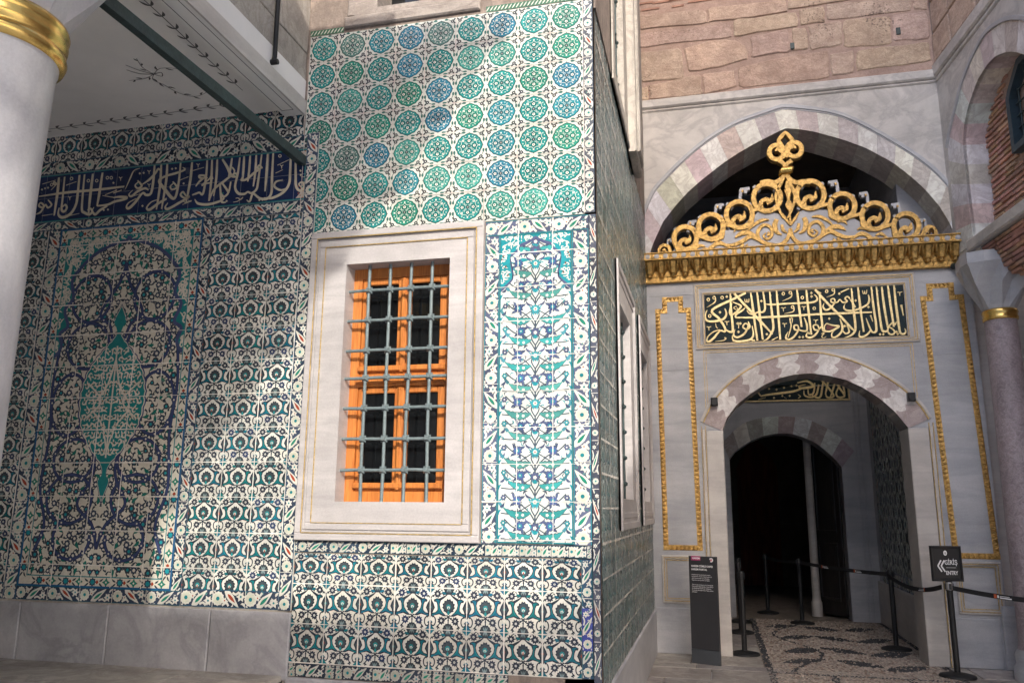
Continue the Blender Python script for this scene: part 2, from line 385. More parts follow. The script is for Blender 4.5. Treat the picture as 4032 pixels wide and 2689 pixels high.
LEAFO = [(-.03, -.17), (-.085, -.138), (-.16, -.075), (-.222, .01), (-.245, .11), (-.215, .2), (-.12, .266), (-.05, .33), (-.055, .35), (-.19, .285), (-.27, .245), (-.33, .255), (-.415, .215), (-.40, .165), (-.345, .165), (-.315, .10), (-.305, .03), (-.305, -.03), (-.36, -.085), (-.455, -.105), (-.475, -.155), (-.43, -.215), (-.395, -.20), (-.40, -.165), (-.33, -.15), (-.25, -.13), (-.14, -.175)]
LEAFI = [(-.10, -.147), (-.18, -.08), (-.242, .005), (-.268, .105), (-.245, .19), (-.275, .215), (-.33, .225), (-.385, .195), (-.335, .19), (-.298, .115), (-.285, .03), (-.287, -.045), (-.35, -.11), (-.44, -.13), (-.45, -.16), (-.425, -.18), (-.36, -.145), (-.30, -.12), (-.22, -.11)]
def motif_ogee():
    m = []
    def both(p, c, k): m.append((p, c, k)); m.append((mir(p), c, k))
    both([(x, y-.005) for x, y in LEAFO], 'dk', 1); both(LEAFI, 'teal', 2)
    both(strk([(-.15, -.12), (-.23, -.06), (-.265, .04), (-.28, .15)], [.004, .016, .015, .004]), 'tur', 3)
    both(strk([(-.05, .34), (0, .385), (.06, .43), (.11, .5)], .03), 'dk', 1)
    both(strk([(-.05, -.15), (.02, -.20), (.07, -.24), (.15, -.28)], .03), 'dk', 1)
    both(strk([(-.42, -.17), (-.36, -.24), (-.35, -.33), (-.39, -.405), (-.45, -.40), (-.47, -.35), (-.44, -.315)], [.02, .034, .03, .03, .034, .034, .05]), 'dk', 1)
    both(strk([(-.06, .345), (-.15, .36), (-.24, .36)], .024), 'dk', 1); both(leaf((-.07, .36), (-.20, .41), .08, .1), 'teal', 1)
    both(strk([(-.38, .33), (-.45, .30), (-.5, .24)], .026), 'dk', 1)
    both(strk([(-.2, -.33), (-.27, -.40), (-.28, -.5)], .028), 'dk', 1); both(circ(-.275, -.42, .018, 6), 'dk', 2)
    both(strk([(.1, .5), (.2, .5), (.27, .46), (.30, .42)], .024), 'dk', 1)
    for t_ in (1, -1):
        for q in (((.05, -.24), (.11, -.20)), ((.27, -.40), (.33, -.46)), ((.28, -.44), (.22, -.47)), ((.40, .27), (.46, .33)), ((.22, .46), (.17, .42)), ((.13, .36), (.17, .31))): m.append((leaf((t_*q[0][0], q[0][1]), (t_*q[1][0], q[1][1]), .034), 'dk', 1.5))
    m.append((strk([(0, -.19), (0, -.40)], .03), 'dk', 1)); m.append((circ(0, -.27, .024, 8), 'dk', 2))
    for x, y in ((-.19, -.285), (.19, -.285), (-.31, .355), (.31, .355)):
        m.append((star(x, y, .112, 9, .68), 'pur', 2)); m.append((rose(x, y, .034, 5, .35), 'wht', 3)); m.append((circ(x, y, .012, 5), 'dk', 4))
    pal = [(0, -.13), (-.07, -.07), (-.13, -.05), (-.115, -.02), (-.16, .03), (-.135, .055), (-.155, .11), (-.115, .125), (-.105, .18), (-.06, .175), (-.035, .225), (0, .20)]
    m.append((pal+[(-x, y) for x, y in pal[::-1][1:-1]], 'dk', 1))
    pal = [(x*1.1, y*1.1) for x, y in pal]; m[-1] = (pal+[(-x, y) for x, y in pal[::-1][1:-1]], 'dk', 1)
    p2 = [(x*.8, y*.8+.01) for x, y in pal]; m.append((p2+[(-x, y) for x, y in p2[::-1][1:-1]], 'pal', 2))
    m.append((rose(0, .05, .068, 7, .2), 'tur', 3)); m.append((rose(0, .03, .042, 5, .35), 'wht', 4)); m.append((leaf((0, -.02), (0, .06), .035), 'red', 5))
    m.append((leaf((0, -.15), (0, -.03), .07), 'tur', 3))
    for s in (1, -1):                                   # half blossoms shared with the neighbours
        h = [(.155*math.cos(a)*(1 if i % 2 else .88), s*.5-s*.165*math.sin(a)*(1 if i % 2 else .88)) for i, a in enumerate([3.14159*k/14 for k in range(15)])]
        m.append((h, 'dk', 2)); m.append(([(x*.82, s*.5-(s*.5-y)*.82) for x, y in h], 'pal', 3))
        for k in (-.06, 0, .06): m.append((leaf((k*.3, s*.5), (k, s*.39), .028), 'gri', 4))
        for t in (1, -1):
            m.append(([(t*.5, s*.5), (t*.36, s*.5), (t*.43, s*.43), (t*.5, s*.36)], 'teal', 2))
    for s in (1, -1):
        q = [(s*.5, .28), (s*.46, .19), (s*.415, .12), (s*.375, .02), (s*.41, -.04), (s*.44, -.12), (s*.465, -.2), (s*.5, -.25)]
        m.append((q, 'dk', 1)); m.append(([(s*.5, .22), (s*.455, .10), (s*.41, .02), (s*.45, -.04), (s*.5, -.10)], 'pal', 2)); m.append(([(s*.5, .09), (s*.465, .03), (s*.5, -.03)], 'red', 3))
        m.append(([(s*.5, -.26), (s*.43, -.33), (s*.5, -.31)], 'teal', 2))
    return m

def motif_octagon():
    m = [([(x*.98, y*.98) for x, y in circ(0, 0, .53, 8)], 'dk', 1), (rose(0, 0, .47, 8, .10, 4), 'wht', 2), (star(0, 0, .21, 6, .8), 'dk', 3), (star(0, 0, .15, 6, .6), 'teal', 4)]
    return m
MED, OGE, OCT = motif_medallion(), motif_ogee(), motif_octagon()

def place(mb, F, motif, cx, cy, sx, sy, cols, d=.0, box=None, base=None, rot=0.0):
    if base is not None:
        q = [(-.5, -.5), (.5, -.5), (.5, .5), (-.5, .5)]
        if box: q = clip(q, *box)
        mb.poly(F, [(cx+x*sx, cy+y*sy) for x, y in q], base, d)
    for P, c, k in motif:
        if rot: P = [(x-rot*y, y+rot*x) for x, y in P]
        if rot and not box: P = clip(P, -.5, .5, -.5, .5)
        if not P: continue
        if box:
            P = clip(P, *box)
            if not P: continue
        mb.poly(F, [(cx+x*sx, cy+y*sy) for x, y in P], cols[c], d+LAY*k)
def inside(P, x, y):
    c = False
    for i in range(len(P)):
        (ax, ay), (bx_, by_) = P[i-1], P[i]
        if (ay > y) != (by_ > y) and x < (bx_-ax)*(y-ay)/(by_-ay)+ax: c = not c
    return c
def rectp(mb, F, x0, x1, y0, y1, col, d): mb.poly(F, [(x0, y0), (x1, y0), (x1, y1), (x0, y1)], col, d)
GROUT = (.68, .65, .58)
def grout(mb, F, x0, x1, y0, y1, xs, ys, d=.0042, w=.008, col=GROUT):
    for x in xs:
        for i in range(max(1, int((y1-y0)/.25))):
            n = max(1, int((y1-y0)/.25)); a, b = y0+(y1-y0)*i/n, y0+(y1-y0)*(i+1)/n; j = w*random.uniform(.5, 1.3)/2
            rectp(mb, F, x-j, x+j, a, b, tint(col, .2), d)
    for y in ys:
        n = max(1, int((x1-x0)/.25))
        for i in range(n):
            a, b = x0+(x1-x0)*i/n, x0+(x1-x0)*(i+1)/n; j = w*random.uniform(.5, 1.3)/2
            rectp(mb, F, a, b, y-j, y+j, tint(col, .2), d+.0001)

def ogee_cols(dark=1.0, warm=0.0):
    h = random.random(); k = random.uniform(.72, 1.3)*dark
    te = tuple(a*(1-h)+b*h for a, b in zip((.010, .145, .145), (.014, .115, .19)))
    sc = lambda c: tuple(x*k for x in c)
    wv = random.uniform(.78, 1.05)*(1 if dark > .9 else .88)
    return dict(teal=sc(te), dk=sc((.026, .036, .050)), tur=sc((.02, .20, .21)), pur=sc((.034, .040, .058) if random.random() < .7 else (.03, .045, .10)), pal=sc((.05, .062, .07)), gri=sc((.20, .27, .27)),
                wht=(.66*wv, .65*wv, .58*wv), red=RED if random.random() < .5 else sc((.05, .25, .24)), base=(.66*wv, .645*wv-.02*warm, (.58-.05*warm)*wv))
def ogee_panel(mb, F, xs, ys, dark=1.0, box=None, d=0.0, warm=0, cool=False):
    """xs, ys: tile joint positions; box clips the whole panel"""
    for i in range(len(xs)-1):
        for j in range(len(ys)-1):
            x0, x1, y0, y1 = xs[i], xs[i+1], ys[j], ys[j+1]; cx, cy, sx, sy = (x0+x1)/2, (y0+y1)/2, x1-x0, y1-y0; bx = None
            if box:
                bx = (max(-.5, (box[0]-cx)/sx), min(.5, (box[1]-cx)/sx), max(-.5, (box[2]-cy)/sy), min(.5, (box[3]-cy)/sy))
                if bx[0] >= bx[1] or bx[2] >= bx[3]: continue
            c = ogee_cols(dark, warm*random.random())
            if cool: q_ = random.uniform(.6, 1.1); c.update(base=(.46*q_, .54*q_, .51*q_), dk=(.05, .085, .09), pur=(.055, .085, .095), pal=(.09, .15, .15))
            place(mb, F, OGE, cx, cy, sx, sy, c, d, bx, c['base'], random.uniform(-.012, .012))
    b = box or (xs[0], xs[-1], ys[0], ys[-1])
    grout(mb, F, b[0], b[1], b[2], b[3], [x for x in xs if b[0] <= x <= b[1]], [y for y in ys if b[2] <= y <= b[3]], d+.0042, .016 if cool else .008)

def strip(mb, F, u0, u1, v0, v1, tile=.27, edge=BLU, ground=NAVY, d=.0, seed=1, tulip=RED, bright=1.0):
    """a border strip of daisies, long leaves with tulips and small stars; runs along its longer side"""
    rr = random.Random(seed); hor = (u1-u0) > (v1-v0); L = (u1-u0) if hor else (v1-v0); W = (v1-v0) if hor else (u1-u0)
    Pm = (lambda s, t: (u0+s, v0+t)) if hor else (lambda s, t: (u0+t, v0+s))
    rectp(mb, F, u0, u1, v0, v1, ground, d)
    n = max(1, round(L/tile)); T = L/n
    wc = tuple(x*bright for x in (.62, .60, .53)); put = lambda P, c, k: mb.poly(F, [Pm(*q) for q in (clip(P, .002, L-.002, .002, W-.002) or [(0, 0), (0, 0), (0, 0)])], c, d+LAY*k)
    for i in range(n):
        o = i*T; fl = i % 2; Y = (lambda t: W-t) if fl else (lambda t: t)
        bg = tint(ground, .35, rr); put([(o, 0), (o+T, 0), (o+T, W), (o, W)], bg, .4)
        put(rose(o+T*.16, Y(W*.5), W*.42, 12, .2, 3), wc, 2); put(rose(o+T*.16, Y(W*.5), W*.35, 12, .4, 3), (.55*bright, .56*bright, .45*bright), 3); put(circ(o+T*.16, Y(W*.5), W*.12, 8), TEAL, 4)
        put(strk([(o+T*.36, Y(W*.08)), (o+T*.46, Y(W*.22)), (o+T*.58, Y(W*.5)), (o+T*.80, Y(W*.94))], [W*.05, W*.40, W*.42, W*.03]), wc, 2)
        put(leaf((o+T*.45, Y(W*.22)), (o+T*.70, Y(W*.72)), W*.19), tulip if fl else GRN, 3)
        put(strk([(o+T*.30, Y(W*.88)), (o+T*.42, Y(W*.72)), (o+T*.50, Y(W*.90))], W*.13), wc, 2)
        put(star(o+T*.86, Y(W*.36), W*.32, 6, .55), wc, 2); put(circ(o+T*.86, Y(W*.36), W*.07, 6), TEAL, 3)
        put(star(o+T*.37, Y(W*.62), W*.22, 5, .55), wc, 2); put(circ(o+T*.37, Y(W*.6), W*.05, 5), RED, 3)
        put(strk([(o+T*.60, Y(W*.14)), (o+T*.70, Y(W*.24)), (o+T*.80, Y(W*.10))], W*.13), wc, 2)
        put(leaf((o+T*.90, Y(W*.7)), (o+T*1.0, Y(W*.95)), W*.14, .1), wc, 2); put(leaf((o+T*.02, Y(W*.12)), (o+T*.10, Y(W*.04)), W*.1), wc, 2)
        for q in range(14):
            a_, b_ = o+T*rr.random(), W*(.08+.84*rr.random()); g_ = rr.random()*6.28
            put(strk([(a_, b_), (a_+W*.10*math.cos(g_), b_+W*.10*math.sin(g_)), (a_+W*.17*math.cos(g_+.7), b_+W*.17*math.sin(g_+.7))], [W*.03, W*.10, W*.04], 3), tuple(x*.85 for x in wc) if q % 4 else (.08, .22, .21), 1.5)
    e = W*.055
    for t in (0, W-e): put([(0, t), (L, t), (L, t+e), (0, t+e)], edge, 5)
    js = [k*T for k in range(n+1)]
    for s in js: put([(s-.002, 0), (s+.002, 0), (s+.002, W), (s-.002, W)], GROUT, 6)

def line_rect(mb, F, x0, x1, y0, y1, w, col, d):
    for a in ((x0, x1, y0, y0+w), (x0, x1, y1-w, y1), (x0, x0+w, y0+w, y1-w), (x1-w, x1, y0+w, y1-w)): rectp(mb, F, *a, col, d)

def cypress_panel(mb, F, x0, x1, y0, y1, d=0.0):
    """the tall floral panel beside the window: mirrored stems, blue blossoms and long serrated leaves under a turquoise lobed arch"""
    cx = (x0+x1)/2; hw = (x1-x0)/2; rectp(mb, F, x0, x1, y0, y1, (.64, .66, .61), d)
    def put(P, c, k):
        P = clip(P, -hw, hw, y0, y1)
        if P: mb.poly(F, [(cx+x, y) for x, y in P], c, d+LAY*k)
    def both(P, c, k): put(P, c, k); put(mir(P), c, k)
    stem = (.065, .09, .115); top = y1-.14; row = .1693; y = y0+.01; i = 0
    while y < top:
        t = random.Random(100+i); A = i % 2; hi = y > y1-.44
        X_ = hw-.02 if not hi else hw-.10
        both(strk([(.004, y-.03), (.035, y+.02), (.09, y+.07), (.16, y+.10), (.215, y+.15)], .009), stem, 1)
        both(strk([(.015, y+.09), (.08, y+.05), (.15, y+.015), (.24, y+.02)], .008), stem, 1)
        both(strk([(.0, y), (.028, y+.055), (.0, y+.11), (.0, y+.17)], .009), stem, 1)
        yy = y+(.012 if A else .026); x1_ = min(X_, .20+.03*A)
        for wd_, c_, k_ in ((.052, stem, 2), (.040, tint((.045, .31, .30) if t.random() < .65 else (.075, .29, .26), .2, t), 3)):
            both(leaf((.026, yy+.012), (x1_, yy+.052), wd_, -.17, 14, .3), c_, k_)
        both(strk([(x1_-.006, yy+.045), (x1_+.018, yy+.075), (x1_+.012, yy+.10), (x1_-.008, yy+.095)], [.024, .018, .012, .003]), tint((.06, .22, .27), .3, t), 3)
        for q in (.085, .125): both(rose(q, yy-.004, .0115, 5, .3), WHT, 4)
        bx = .125 if A else .105; by = y+.105; col = tint((.065, .095, .235), .3, t)
        both(rose(bx, by, .037, 9, .26), stem, 3); both(rose(bx, by, .032, 9, .28), col, 4); both(rose(bx, by, .016, 5, .3), tint(TUR, .2, t), 5); both(circ(bx, by, .005, 6), WHT, 6)
        for a in (.5, 2.2, 3.9, 5.2): both(leaf((bx+.03*math.cos(a), by+.03*math.sin(a)), (bx+.066*math.cos(a+.4), by+.066*math.sin(a+.4)), .019, .2), tint((.075, .10, .18), .3, t), 3)
        if not hi:
            both(rose(.222, y+.125, .022, 6, .3), stem, 3); both(rose(.222, y+.125, .017, 6, .3), tint(LIL if A else TUR, .2, t), 4); both(circ(.222, y+.125, .006, 6), WHT, 5)
            both(leaf((.25, y+.06), (.215, y+.095), .018, .2), tint((.075, .10, .18), .3, t), 3); both(leaf((.262, y+.0), (.235, y+.045), .02, -.2), TUR, 3)
        both(leaf((.012, y+.045), (.055, y+.125), .017, .14), tint((.03, .30, .36), .2, t), 3); both(leaf((.022, y+.125), (.07, y+.165), .016, -.25), tint(LIL, .2, t), 3); both(leaf((.05, y+.0), (.085, y-.03), .014, .25), stem, 2)
        for q in range(10):
            x_, y_ = t.uniform(.03, X_), y+t.uniform(0, row); g_ = t.random()*6.28
            both(strk([(x_, y_), (x_+.016*math.cos(g_), y_+.016*math.sin(g_)), (x_+.030*math.cos(g_+.7), y_+.030*math.sin(g_+.7))], [.003, .008, .003], 3), stem if q % 3 else tint(TUR, .2, t), 1.5)
        py = y+.095
        if A: put(star(0, py, .044, 8, .6), stem, 3); put(star(0, py, .037, 8, .6), tint((.04, .31, .35), .1, t), 4); put(rose(0, py, .016, 6, .3), WHT, 5); put(circ(0, py, .006, 6), RED, 6)
        else: put(rose(0, py, .038, 7, .3), stem, 3); put(rose(0, py, .032, 7, .3), tint(LIL, .1, t), 4); put(rose(0, py-.004, .014, 5, .3), WHT, 5); put(leaf((0, py-.05), (0, py-.012), .024), TUR, 4)
        y += row; i += 1
    # the arch head
    arch = [(-hw, y1-.42), (-hw+.03, y1-.40), (-hw+.10, y1-.325), (-hw+.088, y1-.27), (-hw+.075, y1-.19), (-hw+.085, y1-.155), (-hw+.14, y1-.115), (-.115, y1-.085), (-.06, y1-.065), (0, y1-.03)]
    sp = catmull(arch, 4)
    side = [(-hw, y1)]+sp+[(0, y1)]
    both([(x, y-.012) for x, y in sp]+[(x*.985, y+.012) for x, y in sp[::-1]], LIL, 7); both(side, TUR, 6)
    rr = random.Random(5)
    for k in range(150):
        x = rr.uniform(-hw, 0); yv = rr.uniform(y1-.40, y1)
        if not (inside(side, x, yv) and inside(side, x+.014, yv-.014) and inside(side, x-.01, yv+.01)): continue
        a = rr.random()*6.28; f = lambda r_, t_: (x+r_*math.cos(a+t_), yv+r_*math.sin(a+t_))
        both(strk([f(.022, 0), f(.007, .4), f(.014, 2.2), f(.019, 3.2), f(.011, 4.0)], [.003, .008, .009, .007, .003], 3), WHT, 8)
        if k % 6 == 0: both(leaf(f(0, 0), f(.025, 1.2), .012), (.16, .09, .06), 8.5)
    put(rose(0, y1-.13, .045, 7, .25), stem, 3); put(rose(0, y1-.13, .038, 7, .25), LIL, 4); put(circ(0, y1-.13, .012, 6), TUR, 5); both(leaf((.03, y1-.15), (.13, y1-.17), .03, .2), LIL, 3); both(leaf((.05, y1-.20), (.15, y1-.24), .03, .2), TUR, 3)
    line_rect(mb, F, x0, x1, y0, y1, .009, TEAL, d+LAY*10)

def band_panel(mb, F, x0, x1, y0, y1, d=0.0):
    """the great panel: interlacing blue bands round a turquoise medallion, small blossoms between, chain border"""
    rr = random.Random(31); cx = (x0+x1)/2; hw = (x1-x0)/2; cw = .075
    rectp(mb, F, x0, x1, y0, y1, CRM, d)
    # chain border
    def chain(a0, a1, hor, c):
        L = a1-a0; n = round(L/.26); T = L/n
        for i in range(n):
            s = a0+T*(i+.5); E = (lambda p, q: (s+p, c+q)) if hor else (lambda p, q: (c+q, s+p))
            f = lambda P, col, k: mb.poly(F, [E(*z) for z in P], col, d+LAY*k)
            f(star(0, 0, .034, 8, .75), NAVY, 2); f(rose(0, 0, .020, 6, .3), TUR, 3); f(leaf((.03, 0), (.055, 0), .03), RED, 3)
            f(star(T*.5, 0, .036, 4, .5), DGR, 2); f(rose(T*.5, 0, .026, 4, .5), GRN, 3); f(circ(T*.5, 0, .008, 6), WHT, 4)
            for sg in (1, -1):
                f(leaf((-.035, sg*.004), (-.075, sg*.03), .014, .1), DGR, 2); f(leaf((.06, sg*.006), (.095, sg*.03), .014, -.1), DGR, 2)
    chain(y0, y1, False, x0+cw/2); chain(y0, y1, False, x1-cw/2); chain(x0+cw, x1-cw, True, y0+cw/2); chain(x0+cw, x1-cw, True, y1-cw/2-.01)
    line_rect(mb, F, x0-.006, x1+.006, y0-.006, y1+.006, .014, (.02, .10, .22), d+LAY*5); line_rect(mb, F, x0+cw-.004, x1-cw+.004, y0+cw-.004, y1-cw-.006, .008, TEAL, d+LAY*5)
    X0, X1, Y0, Y1 = -hw+cw+.004, hw-cw-.004, y0+cw+.004, y1-cw-.014
    def put(P, c, k):
        P = clip(P, X0, X1, Y0, Y1)
        if P: mb.poly(F, [(cx+x, y) for x, y in P], c, d+LAY*k)
    def both(P, c, k): put(P, c, k); put(mir(P), c, k)
    mc, mh = 2.47, .42                                   # medallion centre height, half height
    def inmed(x, y): return (x/.33)**2+((y-mc)/.50)**2 < 1
    # small blossoms and leaves, mirrored
    pts = []
    for _ in range(4000):
        x, y = rr.uniform(.03, X1-.02), rr.uniform(Y0+.03, Y1-.05)
        if inmed(x, y) or any((x-a)**2+(y-b)**2 < .054**2 for a, b in pts): continue
        pts.append((x, y))
    for x, y in pts:
        t = rr.random(); r = rr.uniform(.02, .034); a = rr.random()*6.28
        for q in range(3): both(strk([(x, y), (x+.035*math.cos(a+q*2.1), y+.035*math.sin(a+q*2.1)), (x+.055*math.cos(a+q*2.1+.5), y+.055*math.sin(a+q*2.1+.5))], [.008, .008, .020], 3), DGR, 1)
        if t < .62:
            both(star(x, y, r, 8, .75) if t < .35 else rose(x, y, r, 6, .2), NAVY if t < .4 else DGR, 2); both(circ(x, y, r*.42, 6), CRM if t < .3 else TUR, 3)
        else: both(leaf((x-.03*math.cos(a), y-.03*math.sin(a)), (x+.03*math.cos(a), y+.03*math.sin(a)), .026, .1, 8, .2), (.02, .15, .12), 2)
    # bands
    def band(P, w=.027):
        q = catmull(P, 6)
        for sg in (1, -1):
            S = [(sg*x, y) for x, y in q]
            L, Q = edges(S, w); a = L+Q[::-1]; L2, Q2 = edges(S, w*.72); put_seg(L, Q, (.02, .026, .06), 4); put_seg(L2, Q2, (.045, .062, .145), 5)
        for i in range(4, len(q)-2, 11): both(rose(q[i][0], q[i][1], .026, 6, .3), (.035, .05, .11), 4.5); both(circ(q[i][0], q[i][1], .008, 6), CRM, 6)
    def put_seg(L, Q, c, k):
        for i in range(len(L)-1): put([L[i], L[i+1], Q[i+1], Q[i]], c, k)
    def ring(x, y, rx, ry, a0=0, a1=360): return [(x+rx*math.cos(R(a)), y+ry*math.sin(R(a))) for a in [a0+(a1-a0)*k/12 for k in range(13)]]
    band(ring(.285, 2.93, .20, .19)); band(ring(.30, 3.33, .19, .20)); band(ring(.30, 2.0, .19, .17)); band(ring(.30, 1.70, .21, .19, -60, 290)); band(ring(.24, 1.40, .17, .16, 170, 430))
    band(ring(.40, 2.45, .17, .25, -140, 140)); band([(.0, 1.32), (.06, 1.50), (.22, 1.66), (.12, 1.84), (.10, 2.0), (.17, 2.2)]); band([(.0, 3.62), (.05, 3.45), (.20, 3.20), (.10, 3.10), (.06, 2.98)])
    band([(X1-.03, 1.3), (X1-.10, 1.5), (X1-.02, 1.8), (X1-.05, 2.2), (X1-.02, 2.6), (X1-.06, 3.0)])
    # medallion with pendants
    half = [(0, mc+.78), (.03, mc+.72), (.055, mc+.66), (.03, mc+.60), (.018, mc+.55), (.05, mc+.50), (.12, mc+.42), (.19, mc+.34), (.25, mc+.24), (.285, mc+.12), (.295, mc), (.275, mc-.14), (.23, mc-.26), (.16, mc-.36), (.08, mc-.45), (.03, mc-.52), (.02, mc-.58), (.05, mc-.63), (.03, mc-.70), (0, mc-.78)]
    hs = catmull(half, 5); hs = [(x+(.006*math.sin(i*1.9) if .05 < x else 0), y) for i, (x, y) in enumerate(hs)]
    full = hs+[(-x, y) for x, y in hs[::-1][1:-1]]
    def sc(k): return [(x*k[0], mc+(y-mc)*k[1]) for x, y in full]
    put(sc((1.07, 1.03)), (.05, .07, .16), 7); put(sc((1.03, 1.015)), CRM, 7.4); put(full, (.02, .20, .20), 8)
    for k in range(13):
        for j in range(5):
            yb = mc-.40+.067*k; xb = .03+.055*j+(.027 if k % 2 else 0)
            if (xb/.275)**2+((yb-mc)/.47)**2 > .93: continue
            a = rr.random()*6.28; f = lambda r_, t_: (xb+r_*math.cos(a+t_), yb+r_*math.sin(a+t_))
            both(strk([f(.034, 0), f(.012, .4), f(.022, 2.2), f(.030, 3.2), f(.018, 4.0)], [.004, .014, .015, .012, .004], 3), CRM, 9)
            both(leaf(f(.004, 1.5), f(.034, 1.7), .016, .15), CRM, 9.3); both(leaf(f(.004, 5), f(.032, 5.2), .014, -.15), CRM, 9.3); both(circ(xb, yb, .007, 5), (.20, .11, .06), 9.6)
    both(strk([(0, mc-.40), (.06, mc-.2), (.17, mc-.05), (.06, mc+.12), (0, mc+.34)], .014), CRM, 9.7); both(strk([(.24, mc-.14), (.10, mc), (.24, mc+.15)], .014), CRM, 9.8); put([(-.007, mc-.45), (.007, mc-.45), (.007, mc+.45), (-.007, mc+.45)], CRM, 9.5)
    # arch spandrels
    arch = [(X1, Y1-1.02), (X1-.06, Y1-.93), (X1-.03, Y1-.82), (X1-.10, Y1-.76), (X1-.05, Y1-.62), (X1-.12, Y1-.52), (X1-.09, Y1-.36), (X1-.20, Y1-.22), (X1-.32, Y1-.13), (.14, Y1-.07), (.03, Y1-.05), (0, Y1-.01)]
    ap = catmull(arch, 4); both([(X1, Y1)]+ap+[(0, Y1)], (.02, .19, .19), 7); L, Q = edges(ap, .03)
    for sg in (1, -1):
        for i in range(len(L)-1): put([(sg*x, y) for x, y in (L[i], L[i+1], Q[i+1], Q[i])], (.06, .08, .17), 8)
    SPN = [(X1, Y1)]+ap+[(0, Y1)]
    for k in range(700):
        x = rr.uniform(0, X1); y = rr.uniform(Y1-1.0, Y1)
        if not (inside(SPN, x, y) and inside(SPN, x-.04, y) and inside(SPN, x-.02, y-.03)): continue
        a = rr.random()*6.28; f = lambda r_, t_: (x+r_*math.cos(a+t_), y+r_*math.sin(a+t_))
        both(strk([f(.03, 0), f(.010, .4), f(.018, 2.2), f(.026, 3.2), f(.016, 4.0)], [.004, .011, .012, .010, .004], 3), CRM, 9)
    n = round((y1-y0)/.2595); ys = [1.201+.2605*k for k in range(11)]; grout(mb, F, x0, x1, y0, y1, [x0+.04+.27*k for k in range(1, 5)], [v for v in ys if y0 < v < y1], d+.0062)
# ------------------------------------------------------------------ ground
def pave(name, F, u0, u1, v0, v1, su, sv, seed, skip=None):
    rr = random.Random(seed); mb = MB(); v = v0
    while v < v1-.05:
        h = min(sv*rr.uniform(.8, 1.25), v1-v); u = u0-rr.random()*su
        while u < u1:
            L = su*rr.uniform(.7, 1.4); a, b = max(u, u0), min(u+L, u1)
            if b-a > .03:
                k = rr.uniform(.82, 1.05); mb.bevbox(F, a+.004, b-.004, v+.004, v+h-.004, -.04, rr.uniform(-.003, .003), .006, (k, k*rr.uniform(.97, 1.0), k*rr.uniform(.93, 1.0)))
            u += L
        v += h
    return mb.build(name, M['paving'])
GF = Frame((0, 0, 0), (1, 0, 0), (0, 1, 0), (0, 0, 1))
g = MB(); g.box(-40, 40, -40, 60, -.3, -.03); struct(g.build('ground', M['limewash']))
struct(pave('pavement', GF, -.72, 4.4, 4.0, 9.62, 1.0, .62, 3))
struct(pave('threshold_paving', GF, -.72, .47, 9.62, 13.7, .8, .7, 5))
struct(pave('side_paving', GF, 2.42, 4.9, 9.62, 10.2, .8, .6, 6))
PF = Frame((0, 0, .495), (1, 0, 0), (0, 1, 0), (0, 0, 1))
struct(pave('platform_paving', PF, -9, -2.99, .8, 5.48, 1.5, .48, 8))
p = MB(); p.box(-9, -3.0, .8, 5.5, -.02, .462); struct(p.build('platform', M['paving']))

# pebble mosaic on the ground in front of and inside the gateway
def pebbles():
    rr = random.Random(12); mb = MB(); X0, X1, Y0, Y1 = .49, 2.40, 6.9, 13.75
    leaves = []
    for cy in (7.4, 8.35, 10.0, 11.0, 11.9, 12.9):
        for cx, a in ((.95, .35), (1.45, -.35), (1.98, .35)):
            leaves.append((cx+rr.uniform(-.05, .05), cy+rr.uniform(-.15, .15), a, rr.uniform(.24, .31), rr.uniform(.085, .115)))
    def dark(x, y):
        for b in (X0+.03, X1-.03):
            if abs(x-b) < .035: return True
        if abs(y-9.35) < .035 or abs(y-9.95+.25) < .0 : return True
        if y < 9.35 and (abs(x-1.12) < .035 or abs(x-1.85) < .035): return True
        for cx, cy, a, l, w_ in leaves:
            u = (x-cx)*math.cos(a)+(y-cy)*.55*math.sin(a); v = -(x-cx)*math.sin(a)+(y-cy)*.55*math.cos(a)
            q = abs(u)/l
            if q < 1 and abs(v) < w_*(1-q**1.6): return True
        if y > 9.4 and abs(((x-.95)*1.0+math.sin(y*2.2)*.22)) < .022: return True
        return False
    s = .036; y = Y0; row = 0
    while y < Y1:
        sx = s if y < 11.5 else s*1.15
        x = X0+(sx/2 if row % 2 else 0)
        while x < X1:
            px, py = x+rr.uniform(-.006, .006), y+rr.uniform(-.006, .006); dk = dark(px, py)
            k = rr.uniform(.65, 1.15); c = (.040*k, .041*k, .044*k) if dk and rr.random() < .9 else ((.36*k, .30*k, .245*k) if rr.random() < .8 else (.24*k, .17*k, .13*k))
            a = rr.uniform(-.5, .5)+(0.9 if dk else 0); L, Wd, H = s*rr.uniform(.45, .62), s*rr.uniform(.30, .42), rr.uniform(.008, .016); ca, sa = math.cos(a), math.sin(a)
            ring = lambda k2, z: [Vector((px+k2*(L*math.cos(t)*ca-Wd*math.sin(t)*sa), py+k2*(L*math.cos(t)*sa+Wd*math.sin(t)*ca), z)) for t in [6.2832*i/6 for i in range(6)]]
            mb.loft([ring(1, -.012), ring(.85, H*.6-.006), ring(.4, H-.006)], False, True, c, True)
            x += sx
        y += sx*.88; row += 1
    return mb.build('pebble_mosaic', M['pebble'])
struct(pebbles())
b = MB(); b.box(.47, 2.42, 6.88, 13.78, -.03, -.008); struct(b.build('mosaic_bed', M['pebble_bed']))
b = MB(); b.box(-.6, 4.4, 13.7, 20, -.03, -.006); struct(b.build('passage_floor', M['pebble_bed']))

